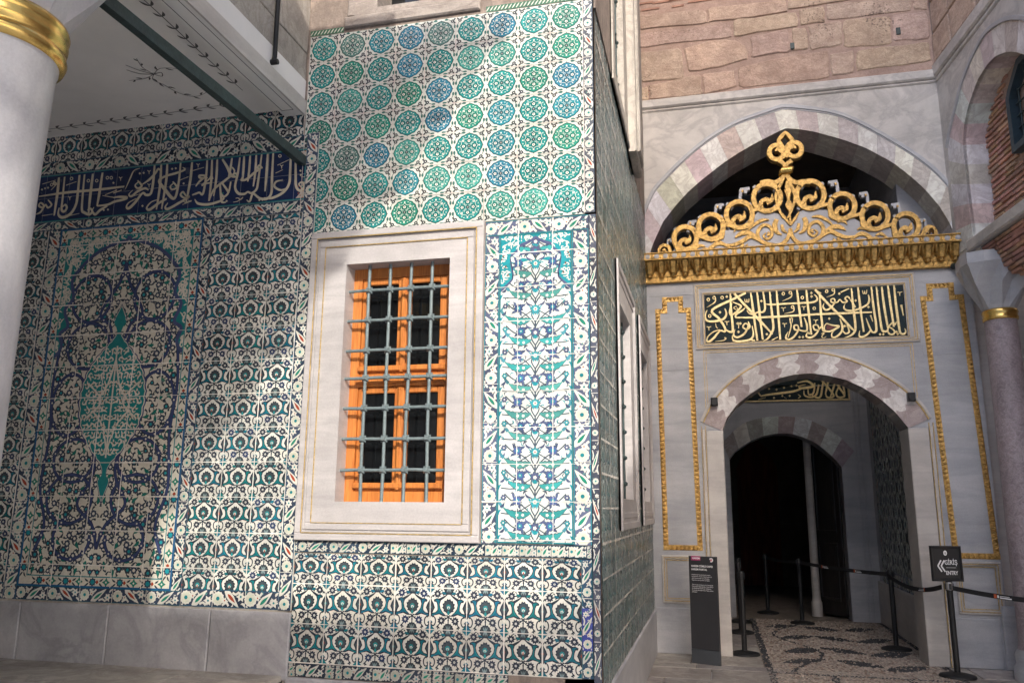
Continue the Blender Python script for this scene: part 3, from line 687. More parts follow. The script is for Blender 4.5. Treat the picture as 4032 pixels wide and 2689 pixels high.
# ------------------------------------------------------------------ tiled wall under the portico
WL = empty('tiled_wall', (-5.5, 5.5, .495), 'tall shaded tiled wall under the portico with dark blue inscription band', 'wall')
mb = MB(); mb.box(-9, -2.985, 5.5, 6.1, .2, 4.6); mb.box(-9, -3.125, 5.5, 6.1, 4.6, 6.8); mb.build('masonry', M['tanstone'], WL)
mb = MB(); x = -9.0
for x1 in (-6.35, -5.265, -4.465, -3.60, -2.955):
    mb.bevbox(FW, x+.003, x1-.003, .46, .915, -.02, .022, .008); x = x1
mb.build('plinth', M['plinth'], WL)
mb = MB(); ys = [1.201-.2605+.2605*k for k in range(13)]
ogee_panel(mb, FW, [-3.87+.267*k for k in range(4)], ys, 1.0, (-3.868, -3.066, 1.055, 3.935), .004); mb.build('arabesque_panel', M['glaze'], WL)
mb = MB(); ogee_panel(mb, FW, [-7.07+.267*k for k in range(7)], ys, .95, (-7.0, -5.468, 1.055, 3.96), .004); mb.build('arabesque_panel', M['glaze'], WL)
mb = MB(); ogee_panel(mb, FW, [-7.07+.267*k-.04 for k in range(16)], [4.60-.02, 4.86], .95, (-7.0, -3.10, 4.60, 4.84), .004); mb.build('arabesque_frieze', M['glaze'], WL)
mb = MB(); band_panel(mb, FW, -5.335, -3.965, 1.04, 3.955, .004); mb.build('medallion_panel', M['glaze'], WL)
mb = MB()
strip(mb, FW, -3.96, -3.87, .93, 3.955, .26, d=.004, seed=1); strip(mb, FW, -5.465, -5.34, .93, 3.965, .26, d=.004, seed=2)
strip(mb, FW, -7, -3.87, 3.96, 4.042, .3, d=.006, seed=3); strip(mb, FW, -5.34, -3.87, .93, 1.036, .29, d=.006, seed=4, edge=(.02, .11, .15))
strip(mb, FW, -3.866, -3.065, .93, 1.055, .267, d=.004, seed=5); strip(mb, FW, -3.87, -3.065, 3.94, 4.042, .27, d=.004, seed=6)
strip(mb, FW, -7, -5.468, .93, 1.055, .267, d=.004, seed=8)
strip(mb, FW, -7, -3.065, 4.48, 4.60, .30, d=.004, seed=7, tulip=GRN, ground=(.02, .03, .05))
strip(mb, FW, -3.062, -2.962, .93, 4.60, .27, d=.014, seed=9)
mb.build('floral_border', M['glaze'], WL)
sd = MB(); sd.fbox(FW, -3.063, -2.961, .93, 4.602, -.01, .0135, WHT); sd.build('border_backing', M['glaze'], WL)

# inscription band: strokes measured on the wall
def PZ(off, s, Y):
    return lambda x, y: on_y(off[0]+x*s, off[1]+y*s, Y)
mb = MB(); bd = MB()
for i in range(17):
    a, b_ = -7.0+.24*i, min(-7.0+.24*(i+1), -3.066)
    for v0, v1 in ((4.045, 4.262), (4.262, 4.477)): rectp(bd, FW, a, b_, v0, v1, tint((.010, .022, .080), .22), .004)
line_rect(bd, FW, -7.0, -3.066, 4.045, 4.477, .010, (.03, .22, .23), .0046)
for P in ([(-3.066, 4.06), (-3.066, 4.20), (-3.085, 4.18), (-3.105, 4.10), (-3.14, 4.06)], [(-3.066, 4.46), (-3.066, 4.33), (-3.08, 4.36), (-3.095, 4.43), (-3.12, 4.46)]):
    bd.poly(FW, P, (.55, .48, .40), .0050)
    for k in range(7):
        t = k/7; bd.poly(FW, rose(P[0][0]-.012-.02*(k % 3), P[0][1]*(1-t)+P[1][1]*t, .007, 5, .4), (.36, .10, .05), .0056)
grout(bd, FW, -7, -3.066, 4.045, 4.477, [-7+.24*k for k in range(1, 17)], [4.262], .0052, .003, (.30, .32, .36))
bandp = bd.build('inscription_band', M['glaze'], WL)
pz = PZ((120, 560), .4764, 5.5)
S1 = [([(240, 295), (228, 420), (200, 610)], 21), ([(287, 290), (270, 470), (262, 560), (285, 575), (305, 545), (292, 520), (268, 540)], 17), ([(410, 275), (395, 430), (380, 520), (335, 595), (270, 625), (235, 600), (242, 545)], [16, 20, 20, 22, 18, 8]),
 ([(452, 270), (437, 430), (430, 560), (450, 585), (490, 600), (515, 578), (500, 552), (475, 565)], 18), ([(520, 265), (500, 430), (484, 590)], 20), ([(600, 255), (575, 420), (555, 530)], 20), ([(75, 452), (300, 420), (560, 396), (780, 370)], [8, 18, 18, 12]),
 ([(555, 530), (640, 520), (700, 495), (770, 478), (800, 462), (740, 455), (690, 462)], [10, 16, 18, 18, 22, 16, 8]), ([(640, 530), (580, 565), (540, 600), (515, 570), (530, 540)], [12, 20, 20, 12, 6]),
 ([(1030, 195), (1020, 320), (1000, 425), (960, 440), (930, 425), (870, 500), (820, 548), (798, 540), (815, 505), (880, 468)], [14, 20, 20, 18, 16, 22, 22, 14, 10, 6]), ([(980, 400), (950, 385), (890, 410), (840, 450), (818, 435), (850, 400)], [8, 18, 20, 18, 10, 5]),
 ([(1085, 190), (1075, 360), (1045, 560)], 19), ([(1135, 185), (1125, 330), (1088, 555)], 19), ([(1245, 175), (1230, 330), (1205, 450), (1175, 465), (1120, 400), (1068, 325), (1120, 285), (1200, 262), (1280, 232), (1262, 212)], [13, 18, 20, 22, 24, 22, 16, 18, 14, 4]),
 ([(1080, 240), (1060, 225), (1040, 255), (990, 310), (925, 355)], [8, 16, 18, 20, 6]), ([(1130, 470), (1060, 510), (990, 560), (965, 545), (1000, 500), (1050, 480)], [16, 20, 22, 14, 10, 6]),
 ([(1340, 170), (1325, 320), (1290, 500)], 20), ([(1290, 450), (1265, 415), (1245, 440), (1280, 465), (1320, 452), (1225, 510), (1140, 555), (1118, 540), (1140, 505)], [10, 15, 15, 14, 16, 20, 20, 14, 6]),
 ([(1465, 155), (1455, 290), (1430, 430), (1400, 420), (1370, 430), (1340, 440)], [14, 18, 18, 14, 16, 10]), ([(1505, 150), (1498, 320), (1478, 490)], 18), ([(1548, 148), (1540, 300), (1518, 450)], 18), ([(1590, 145), (1630, 210), (1665, 280), (1710, 285), (1700, 262), (1665, 280), (1600, 330), (1520, 395), (1480, 490)], [14, 20, 22, 16, 14, 16, 20, 18, 8]),
 ([(1670, 135), (1655, 230), (1640, 300)], 18), ([(1670, 210), (1690, 240), (1680, 270)], 12), ([(1735, 130), (1718, 260), (1695, 370), (1720, 425), (1770, 432), (1800, 415), (1830, 425), (1870, 395), (1885, 330), (1915, 105)], [13, 18, 18, 20, 18, 14, 16, 18, 18, 12]),
 ([(1770, 120), (1765, 220), (1758, 320)], 18), ([(1820, 115), (1812, 230), (1800, 330)], 18), ([(1870, 110), (1862, 250), (1845, 370)], 18), ([(1920, 220), (1895, 195), (1880, 220), (1910, 215), (1850, 260), (1790, 310), (1745, 318), (1760, 285)], [12, 16, 14, 16, 20, 20, 12, 5]),
 ([(1965, 100), (1955, 260), (1942, 410)], 20), ([(2010, 95), (2000, 300), (1995, 420), (1960, 470), (1900, 468), (1850, 430), (1835, 440), (1815, 495), (1790, 480)], [14, 20, 20, 20, 18, 16, 18, 16, 5]),
 ([(2155, 85), (2150, 250), (2140, 350), (2090, 420), (2000, 465), (1930, 465)], [14, 20, 20, 22, 20, 8]), ([(2120, 385), (2070, 400), (2020, 370), (2035, 330), (2090, 318)], [8, 16, 18, 16, 6]), ([(2195, 110), (2195, 260), (2200, 370), (2235, 405), (2268, 370), (2250, 335), (2222, 350), (2240, 375)], [10, 20, 20, 20, 18, 16, 12, 8]),
 ([(1590, 440), (1600, 470), (1560, 495), (1470, 518), (1390, 510), (1362, 475)], [12, 16, 18, 20, 18, 6]), ([(1575, 420), (1600, 455), (1640, 420), (1660, 330)], [14, 16, 16, 12]), ([(1590, 345), (1630, 400), (1640, 430)], 16), ([(1620, 500), (1590, 500), (1580, 470), (1570, 340)], [8, 16, 18, 14]), ([(1470, 300), (1410, 300), (1400, 280), (1450, 285), (1400, 330), (1370, 370)], [6, 16, 16, 14, 18, 8]), ([(1495, 340), (1460, 345), (1420, 360), (1480, 310), (1500, 280), (1510, 310)], [8, 14, 14, 12, 14, 10]),
 ([(1180, 330), (1215, 375), (1175, 395), (1160, 370), (1185, 345)], [10, 16, 14, 12, 8]), ([(890, 320), (925, 365), (890, 385), (870, 360), (900, 330)], [10, 16, 14, 12, 8]), ([(910, 220), (860, 240), (830, 300), (790, 390)], [4, 10, 12, 4]),
 ([(150, 480), (180, 520), (150, 545), (130, 520), (110, 545), (75, 530), (90, 505), (115, 530), (90, 580), (50, 600)], [8, 14, 14, 12, 14, 14, 12, 14, 16, 6]), ([(220, 345), (200, 330), (195, 350), (215, 355), (175, 400)], 9), ([(690, 460), (600, 445)], 8), ([(720, 400), (620, 440)], [8, 5]), ([(760, 400), (690, 425)], [6, 8]),
 ([(1700, 468), (1720, 465), (1740, 478), (1760, 460), (1720, 490), (1680, 500)], 7), ([(1270, 495), (1290, 505), (1310, 492), (1335, 490), (1260, 520)], 7), ([(2045, 195), (2140, 150)], 7), ([(2030, 260), (2090, 232)], 7), ([(1345, 240), (1440, 212)], 7), ([(1240, 318), (1310, 290)], 7), ([(105, 350), (215, 318)], 7), ([(300, 360), (385, 330)], 7), ([(100, 612), (190, 598)], 7), ([(330, 610), (410, 592)], 7), ([(850, 450), (920, 430)], 6)]
def scale_w(pts, wd, f):
    a, b_ = f(*pts[0]), f(pts[0][0]+100, pts[0][1]); k = math.hypot(b_[0]-a[0], b_[1]-a[1])/100
    return [x*k for x in wd] if hasattr(wd, '__len__') else [wd*k*.75, wd*k*1.05, wd*k, wd*k*.55]
LET = (.62, .56, .42)
for pts, wd in S1: mb.ribbon(FW, catmull([pz(*q) for q in pts], 5), scale_w(pts, wd, pz), None, .0064, LET)
for x, y in ((345, 305), (483, 322), (552, 322), (640, 298), (672, 298), (2065, 118), (210, 348), (180, 355)): mb.ribbon(FW, [pz(x+11*math.cos(a), y+11*math.sin(a)) for a in [.5236*k for k in range(13)]], scale_w([(x, y)], [6, 6], pz), None, .0064, LET)
for x, y in ((908, 262), (940, 258), (1175, 225), (1205, 220), (1270, 345), (1625, 490), (610, 565), (645, 560), (930, 530), (2235, 240), (2237, 275), (1920, 480), (1895, 482), (100, 395), (125, 385), (150, 380), (690, 340), (430, 555)):
    mb.poly(FW, [pz(x+dx, y+dy) for dx, dy in ((-10, 0), (0, -10), (10, 0), (0, 10))], LET, .0064)
for x, y in ((330, 460), (985, 245), (1390, 190), (985, 355), (750, 300), (2080, 200)): mb.ribbon(FW, [pz(x-14, y-8), pz(x, y+2), pz(x, y+24)], scale_w([(x, y)], [5, 7, 4], pz), None, .0064, LET); mb.ribbon(FW, [pz(x+14, y-8), pz(x, y+2)], scale_w([(x, y)], [5, 6], pz), None, .0066, LET)
for x, y, q in ((2250, 372, 7), (1700, 278, 6), (1895, 212, 6), (1595, 425, 8), (1490, 340, 6), (1265, 432, 7), (1185, 372, 7), (892, 352, 7)): mb.poly(FW, rose(*pz(x, y), q*.0009, 6, .1), (.02, .24, .18), .0068)
mb.build('lettering', M['glaze'], bandp)

# ------------------------------------------------------------------ the projecting tiled bay with the barred window
WB = empty('tiled_bay', (-1.9, 5.5, 0), 'sunlit tiled bay with rows of turquoise medallion tiles round a barred window', 'building')
mb = MB()
o0, o1, q0, q1 = -2.66, -1.822, 1.69, 3.477
UP0, UP1, UQ = -2.51, -1.72, 5.66
mb.fbox(FW, -2.98, o0, 0, 10.5, -.5, 0); mb.fbox(FW, o1, -.735, 0, 10.5, -.5, 0); mb.fbox(FW, o0, o1, 0, q0, -.5, 0)
mb.fbox(FW, o0, o1, q1, UQ, -.5, 0); mb.fbox(FW, o0, o1, 7.5, 10.5, -.5, 0)
mb.box(-2.9, -.80, 6.0, 6.05, 0, 10.5); mb.box(-3.12, -2.98, 5.5, 6.0, 4.6, 10.5)
mb.fbox(FC, 5.5, 6.6, 0, 10.5, -.25, -.004); mb.fbox(FC, 7.62, 8.7, 0, 10.5, -.25, -.004); mb.fbox(FC, 9.72, 10.2, 0, 10.5, -.25, -.004)
for a, b_ in ((6.6, 7.62), (8.7, 9.72)): mb.fbox(FC, a, b_, 0, 1.72, -.25, -.004); mb.fbox(FC, a, b_, 3.4, 5.6, -.25, -.004); mb.fbox(FC, a, b_, 7.4, 10.5, -.25, -.004)
mb.build('masonry', M['brownstone'], WB)
# medallion tiles
codes = ['tebBetBtg', 'tgtBtlltg', 'tltgBttgB', 'gtgtBgbtb', 'teBlttbtg', 'tgtbllBtt', 'tBtgttllt']
hue = dict(t=(.014, .215, .205), g=(.018, .21, .15), B=(.025, .185, .275), b=(.02, .20, .245), l=(.045, .27, .225), e=(.09, .19, .165))
mb = MB(); T = .2525; TZ = .2466
for r in range(7):
    for c in range(9):
        cx, cz = -.946-T*(8-c), 5.345-TZ*r; k = random.uniform(.85, 1.12); h = tuple(x*k for x in hue[codes[r][c]])
        wv = random.uniform(.90, 1.03); base = (.655*wv, .675*wv, .605*wv); g_ = random.choice([(.055, .065, .065), (.045, .05, .065), (.075, .072, .07)])
        cols = dict(out=tuple(x*.42+.012 for x in h), med=h, med2=tuple(min(.6, x*1.25+.01) for x in h), deep=tuple(x*.6 for x in h), wht=(.76, .76, .68), ctr=(.10, .04, .03) if random.random() < .6 else g_, gry=g_, lf=(.05, .14, .12), )
        bx = [max(-.5, (-3.10-cx)/T), min(.5, (-.822-cx)/T), -.5, .5]
        if r >= 3: bx[0] = max(bx[0], (-2.958-cx)/T) if r > 3 else bx[0]
        if r == 6: bx[2] = (3.745-cz)/TZ
        if r == 6 and c > 5: bx[2] = (3.735-cz)/TZ
        bx[2] = max(-.5, bx[2])
        place(mb, FW, MED, cx, cz, T, TZ, cols, .004, bx, base)
grout(mb, FW, -3.10, -.822, 3.75, 5.47, [-.946-T*(k-.5) for k in range(10)], [5.345-TZ*(k-.5) for k in range(1, 7)], .0084, .006, (.60, .53, .47))
mb.build('medallion_panel', M['glaze'], WB)
mb = MB(); ogee_panel(mb, FW, [-2.958+.2613*k for k in range(9)], [.585, .846, 1.118, 1.335], 1.0, (-2.956, -.868, .585, 1.328), .004, 1); mb.build('arabesque_panel', M['glaze'], WB)
mb = MB(); cypress_panel(mb, FW, -1.447, -.917, 1.425, 3.62, .004); grout(mb, FW, -1.56, -.79, 1.42, 3.73, [-1.311, -1.056], [3.48-.254*k for k in range(9)], .0088, .006, (.74, .72, .66)); mb.build('floral_panel', M['glaze'], WB)
mb = MB(); br = 1.06
strip(mb, FW, -1.56, -1.45, 1.42, 3.62, .27, TUR, (.085, .10, .16), .004, 21, bright=br, tulip=GRN); strip(mb, FW, -.914, -.793, 1.42, 3.62, .27, TUR, (.085, .10, .16), .004, 22, bright=br, tulip=GRN); strip(mb, FW, -1.56, -.793, 3.622, 3.735, .26, TUR, (.085, .10, .16), .0045, 23, bright=br, tulip=GRN)
strip(mb, FW, -.790, -.7385, .49, 3.735, .33, (.03, .06, .10), (.07, .075, .10), .004, 24); strip(mb, FW, -.820, -.745, 3.75, 5.72, .26, (.04, .07, .12), (.09, .10, .12), .004, 25, bright=br)
strip(mb, FW, -.866, -.793, .585, 1.33, .27, TEAL, (.03, .06, .10), .004, 26); strip(mb, FW, -.8655, -.7935, .755, 1.02, .265, (.03, .05, .22), (.05, .065, .26), .0075, 27, tulip=(.34, .17, .08))
u = -2.958
for k in range(14):
    L = random.choice([.06, .08, .13, .22]); 
    if u+L > -.8: L = -.8-u
    if L < .02: break
    strip(mb, FW, u, u+L, .49, .58, .25, (.03, .05, .06), (.03, .04, .06), .004, 40+k, bright=random.uniform(.55, .85)); u += L
u = -3.06
for k in range(16):
    L = random.choice([.10, .12, .22, .25])
    if u+L > -.795: L = -.795-u
    if L < .02: break
    strip(mb, FW, u, u+L, 1.335, 1.418, .25, (.03, .08, .09), (.03, .05, .08), .0045, 60+k, bright=random.uniform(.75, 1), tulip=GRN); u += L
for a, b_ in ((-3.10, -2.80), (-1.585, -.83)):
    rectp(mb, FW, a, b_, 5.476, 5.525, (.06, .15, .09), .004)
    for k in range(int((b_-a)/.03)): mb.ribbon(FW, catmull([(a+.03*k+.003, 5.482), (a+.03*k+.015, 5.50), (a+.03*k+.028, 5.52)], 3), [.003, .010, .003], None, .0048, (.66, .66, .55))
mb.build('floral_border', M['glaze'], WB)
mb = MB(); mb.bevbox(FW, -2.97, -.70, -.05, .485, -.02, .03, .01); mb.build('plinth', M['plinth'], WB)
# window: surround of marble, wooden casement, four panes, iron grille
wm = MB()
for (a, b_, c, d_) in ((o0, o0+.075, q0, q1), (o1-.075, o1, q0, q1), (o0+.075, o1-.075, q1-.085, q1), (o0+.075, o1-.075, q0, q0+.08)): wm.fbox(FW, a, b_, c, d_, -.20, -.125)
zt = 2.60; wm.fbox(FW, o0+.075, o1-.075, zt-.055, zt+.04, -.19, -.118); wm.bevbox(FW, o0+.06, o1-.06, zt-.03, zt+.012, -.13, -.095, .012)
for z0, z1 in ((q0+.08, zt-.055), (zt+.04, q1-.085)):
    xm = -2.237
    for a, b_ in ((o0+.075, xm), (xm, o1-.075)):
        for (c, d_, e, f_) in ((a, a+.055, z0, z1), (b_-.055, b_, z0, z1), (a+.055, b_-.055, z0, z0+.055), (a+.055, b_-.055, z1-.05, z1)): wm.bevbox(FW, c+.001, d_-.001, e+.001, f_-.001, -.175, -.135, .006)
    wm.bevbox(FW, xm-.026, xm+.026, z0+.01, z1-.01, -.15, -.112, .012); wm.bevbox(FW, xm-.012, xm+.012, z0+.01, z1-.01, -.115, -.104, .005)
    wm.bevbox(FW, o0+.07, o1-.07, z0+.02, z0+.062, -.14, -.102, .008)
win = wm.build('window', M['wood'], WB)
for z0, z1 in ((q0+.135, zt-.11), (zt+.095, q1-.135)):
    for a, b_ in ((o0+.13, -2.292), (-2.182, o1-.13)):
        pn = MB(); pn.fbox(FW, a-.01, b_+.01, z0-.01, z1+.01, -.166, -.158); pn.build('pane', M['glass'], win)
bk = MB(); bk.fbox(FW, o0, o1, q0, q1, -.48, -.46); bk.build('back_sheet', M['black'], win)  # matt black sheet closing the opening behind the panes
gr = MB()
for u in (-2.492, -2.323, -2.155, -1.987): gr.tube([FW.at(u+random.uniform(-.004, .004), q0-.02+(q1-q0+.04)*k/6, -.045) for k in range(7)], .0135, 8)
HZ = (3.275, 3.043, 2.808, 2.600, 2.374, 2.146, 1.921)
for v in HZ:
    gr.tube([FW.at(o0-.03+(o1-o0+.06)*k/6, v+random.uniform(-.003, .003), -.045) for k in range(7)], .0125, 8)
    for u in (-2.492, -2.323, -2.155, -1.987):
        r = .034; q = [FW.at(u, v+r, -.045), FW.at(u+r, v, -.045), FW.at(u, v-r, -.045), FW.at(u-r, v, -.045)]
        k = r*.62; sq = [(k, k), (k, -k), (-k, -k), (-k, k)]
        A = [FW.at(u+a*.55, v+b_*.55, -.045+r*.95) for a, b_ in sq]; B = [FW.at(u+a*1.25, v+b_*1.25, -.045) for a, b_ in sq]; C_ = [FW.at(u+a*.55, v+b_*.55, -.045-r*.95) for a, b_ in sq]
        gr.loft([A, B, C_], True, True)
gr.build('grille', M['iron'], win)
sr = MB(); s0, s1, t0, t1 = -2.958, -1.568, 1.42, 3.742
def ringbox(mb, F, x0, x1, y0, y1, w_, d0, d1, hole=None):
    """a rectangular frame of width w_, bevelled"""
    for a in ((x0, x1, y1-w_, y1), (x0, x1, y0, y0+w_), (x0, x0+w_, y0+w_, y1-w_), (x1-w_, x1, y0+w_, y1-w_)): mb.bevbox(F, *a, d0, d1, .006)
ringbox(sr, FW, s0, s1, t0, t1, .052, -.02, .042); ringbox(sr, FW, s0+.052, s1-.052, t0+.052, t1-.052, .022, -.02, .026); ringbox(sr, FW, s0+.074, s1-.074, t0+.074, t1-.074, .05, -.02, .034)
E_ = .004
for a in ((s0+.124, o0+E_, t0+.124, t1-.124), (o1-E_, s1-.124, t0+.124, t1-.124), (o0+E_, o1-E_, q1-E_, t1-.124), (o0+E_, o1-E_, t0+.124, q0+E_)): sr.fbox(FW, *a, -.14, .028)
sr.build('marble_surround', M['marble_win'], win)
gl = MB()
for ins, dd in ((.050, .0425), (.121, .0345)): ringbox(gl, FW, s0+ins, s1-ins, t0+ins, t1-ins, .006, dd-.004, dd+.002)
gl.build('gilded_line', M['gold_line'], win)
# upper window above the tiles
um = MB(); um.bevbox(FW, -2.79, -1.63, 5.50, 5.60, -.02, .03, .012); um.fbox(FW, -2.70, UP0, 5.60, 7.6, -.3, .012); um.fbox(FW, UP1, -1.66, 5.60, 7.6, -.3, .012); um.fbox(FW, UP0, UP1, 5.60, UQ, -.3, .012)
um.bevbox(FW, -2.77, -2.70, 5.60, 7.6, -.02, .024, .01); um.bevbox(FW, -1.66, -1.635, 5.60, 7.6, -.02, .024, .01)
uw = um.build('upper_window', M['dirtystone'], WB)
pn = MB(); pn.fbox(FW, UP0, UP1, UQ, 7.5, -.3, -.28); pn.build('pane', M['glass'], uw)
# side face: weathered arabesque tiles, marble foot, two barred windows with marble surrounds, brown plaster above
mb = MB()
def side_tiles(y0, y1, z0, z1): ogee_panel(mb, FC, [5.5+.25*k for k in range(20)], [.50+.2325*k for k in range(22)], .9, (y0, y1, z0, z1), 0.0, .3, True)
for a in ((5.504, 6.53, .5, 5.37), (8.06, 8.62, .5, 5.37), (10.12, 10.2, .5, 5.37), (6.53, 8.06, .5, 1.49), (8.62, 10.12, .5, 1.49), (6.53, 8.06, 3.72, 5.37), (8.62, 10.12, 3.72, 5.37)): side_tiles(*a)
mb.build('side_tiling', M['glaze_side'], WB)
mb = MB(); mb.bevbox(FC, 5.47, 10.2, -.05, .50, -.02, .022, .01); mb.build('side_plinth', M['marble_grey'], WB)
def side_window(y0, y1, z0, z1, oy0, oy1, oz0, oz1, nm):
    m_ = MB()
    for a in ((y0, y1, oz1, z1), (y0, y1, z0, oz0), (y0, oy0, oz0, oz1), (oy1, y1, oz0, oz1)): m_.fbox(FC, *a, -.22, .02)
    ringbox(m_, FC, y0, y1, z0, z1, .06, 0, .035); ringbox(m_, FC, y0+.09, y1-.09, z0+.09, z1-.09, .05, 0, .028)
    w_ = m_.build(nm, M['marble_win'] if z0 < 3 else M['tanstone'], WB)
    g_ = MB()
    for k in range(5): g_.tube([FC.at(oy0+(oy1-oy0)*(k+.5)/5, oz0, -.05), FC.at(oy0+(oy1-oy0)*(k+.5)/5, oz1, -.05)], .012, 6)
    for k in range(7):
        z = oz0+(oz1-oz0)*(k+.6)/7; g_.tube([FC.at(oy0, z, -.05), FC.at(oy1, z, -.05)], .012, 6)
        for j in range(5): c = FC.at(oy0+(oy1-oy0)*(j+.5)/5, z, -.05); g_.lathe((c.x, c.y), [(0, z-.03), (.03, z-.01), (.03, z+.01), (0, z+.03)], 6)
    g_.build('grille', M['iron_dark'], w_)
    p_ = MB(); p_.fbox(FC, oy0, oy1, oz0, oz1, -.235, -.222); p_.build('pane', M['black'], w_)
side_window(6.53, 8.06, 1.49, 3.72, 6.64, 7.60, 1.74, 3.385, 'side_window'); side_window(8.62, 10.12, 1.49, 3.72, 8.74, 9.69, 1.74, 3.385, 'side_window')
mb = MB(); mb.fbox(FC, 5.48, 6.45, 5.375, 10.5, -.004, .012); mb.fbox(FC, 8.62, 10.2, 5.375, 10.5, -.004, .006); mb.build('upper_plaster', M['brownstone'], WB)
side_window(6.45, 8.6, 5.33, 9.0, 6.75, 7.55, 5.55, 8.8, 'upper_side_window')
mb = MB(); mb.bevbox(FC, 7.9, 8.62, 5.30, 9.0, .02, .10, .02); mb.bevbox(FC, 8.05, 8.5, 5.36, 9.0, .10, .13, .02); mb.build('upper_pilaster', M['tanstone'], WB)
# ------------------------------------------------------------------ upper wall of the gateway: rose ashlar, string course, striped pointed arch
UWL = empty('striped_arch_wall', (1.1, YD, 4.5), 'rose ashlar wall with a wide pointed arch of pink and white stones', 'wall')
z3 = PZ((2400, 0), .7016, YD); z8 = PZ((2540, 480), .5572, YD); z6 = PZ((2500, 1000), .6516, YD)
INTR = [(-.70, 4.80), (-.65, 4.99), (-.49, 5.33), (-.32, 5.54), (-.17, 5.70), (.02, 5.86), (.26, 6.04), (.48, 6.18), (.71, 6.30), (.93, 6.40), (1.09, 6.47), (1.25, 6.44), (1.45, 6.38), (1.77, 6.24), (2.03, 6.10), (2.32, 5.88), (2.50, 5.69), (2.66, 5.49), (2.80, 5.26), (2.89, 5.04), (2.95, 4.80)]
EXTR = [(-.86, 5.05), (-.78, 5.35), (-.62, 5.74), (-.41, 5.98), (-.14, 6.23), (.14, 6.44), (.46, 6.61), (.76, 6.70), (1.01, 6.765), (1.10, 6.775), (1.40, 6.71), (1.67, 6.63), (1.90, 6.51), (2.17, 6.31), (2.44, 6.09), (2.67, 5.87), (2.85, 5.65), (3.0, 5.40), (3.08, 5.05)]
def resample(P, n):
    d = [0]
    for a, b_ in zip(P, P[1:]): d.append(d[-1]+math.hypot(b_[0]-a[0], b_[1]-a[1]))
    out = []; j = 0
    for i in range(n+1):
        t = d[-1]*i/n
        while j < len(d)-2 and d[j+1] < t: j += 1
        f = (t-d[j])/(d[j+1]-d[j]); out.append((P[j][0]+(P[j+1][0]-P[j][0])*f, P[j][1]+(P[j+1][1]-P[j][1])*f))
    return out
mb = MB(); mb.prism(FD, [(-.76, 4.78)]+[(x-.01 if x < 1 else x+.01, z+.02) for x, z in INTR]+[(4.9, 4.78), (4.9, 6.90), (-.76, 6.90)], -.5, 0); mb.prism(FD, [(-.76, 6.9), (4.9, 6.9), (4.9, 12.3), (-.76, 12.3)], -.5, -.025)
mb.build('spandrel_masonry', M['marble_warm'], UWL)
mb = MB(); mb.fbox(FD, -.76, 2.92, 7.0, 12.2, -.02, -.006); mb.build('mortar_bed', M['mortar'], UWL)
mb = MB(); rr = random.Random(4)
ST = [((225, 480), (515, 420), (520, 535), (230, 562)), ((525, 420), (700, 395), (715, 492), (530, 530)), ((722, 375), (1225, 280), (1230, 440), (727, 492)), ((1240, 302), (1370, 287), (1370, 410), (1245, 422)), ((1382, 285), (1792, 238), (1802, 350), (1390, 402)), ((160, 505), (215, 490), (222, 565), (165, 570)),
 ((165, 300), (405, 275), (415, 445), (178, 462)), ((415, 275), (560, 232), (700, 225), (768, 265), (775, 335), (620, 380), (440, 405)), ((792, 212), (1005, 165), (1015, 292), (797, 322)), ((1027, 165), (1105, 155), (1110, 280), (1032, 286)), ((1117, 140), (1300, 120), (1305, 257), (1122, 282)), ((1312, 115), (1575, 95), (1582, 250), (1317, 272)), ((1585, 88), (1782, 68), (1797, 218), (1592, 234)),
 ((145, 190), (680, 132), (690, 208), (158, 268)), ((697, 115), (1050, 75), (1057, 150), (702, 206)), ((1062, 52), (1205, 40), (1210, 125), (1070, 142)), ((1217, 25), (1690, -15), (1692, 62), (1220, 120)), ((1702, 0), (1777, -10), (1782, 52), (1707, 58)),
 ((140, 92), (540, 56), (547, 130), (150, 168)), ((550, 52), (990, 0), (1000, 72), (557, 128)), ((1000, -10), (1500, -62), (1500, -22), (1007, 55)), ((1510, -60), (1780, -95), (1785, -18), (1512, -24))]
for P in ST:
    q = [z3(*p) for p in P]; k = rr.uniform(.86, 1.1)
    c2 = []
    for i in range(len(q)):
        a, b_ = q[i], q[(i+1) % len(q)]
        for t in (0.06, .35, .65, .94): c2.append((a[0]+(b_[0]-a[0])*t+rr.uniform(-.012, .012), a[1]+(b_[1]-a[1])*t+rr.uniform(-.012, .012)))
    mb.prism(FD, c2, -.02, rr.uniform(.006, .016), (k, k*rr.uniform(.95, 1.02), k*rr.uniform(.92, 1.03)), .014)
for row in range(10):
    z = 9.25+.3*row; x = -.7
    while x < 2.9:
        L = rr.uniform(.4, .95); k = rr.uniform(.86, 1.1); mb.prism(FD, [(x, z), (min(x+L, 2.9), z), (min(x+L, 2.9), z+.27), (x, z+.27)], -.02, .012, (k, k, k), .012); x += L+.03
for k in range(9):
    x, y = ((160, 30), (180, 65), (240, 25), (330, 10), (350, 45), (440, 20), (200, 520), (165, 545), (520, 5))[k]; a = z3(x, y); mb.fbox(FD, a[0], a[0]+rr.uniform(.12, .35), a[1], a[1]+.028, -.02, .006, (.8, .6, .55))
mb.build('ashlar', M['ashlar'], UWL)
mb = MB(); mb.bevbox(FD, -.74, 2.93, 6.93, 7.06, -.02, .045, .02); mb.bevbox(FD, -.74, 2.93, 6.885, 6.928, -.02, .020, .015)
mb.build('string_course', M['marble_warm'], UWL)
N = 21; I_, E_ = resample(INTR, N*3), resample(EXTR, N*3); va = MB()
pink = lambda: tuple(x*rr.uniform(.85, 1.05) for x in (.74, .665, .635)); pale = lambda: tuple([rr.uniform(.82, 1.0)]*2+[rr.uniform(.78, .95)])
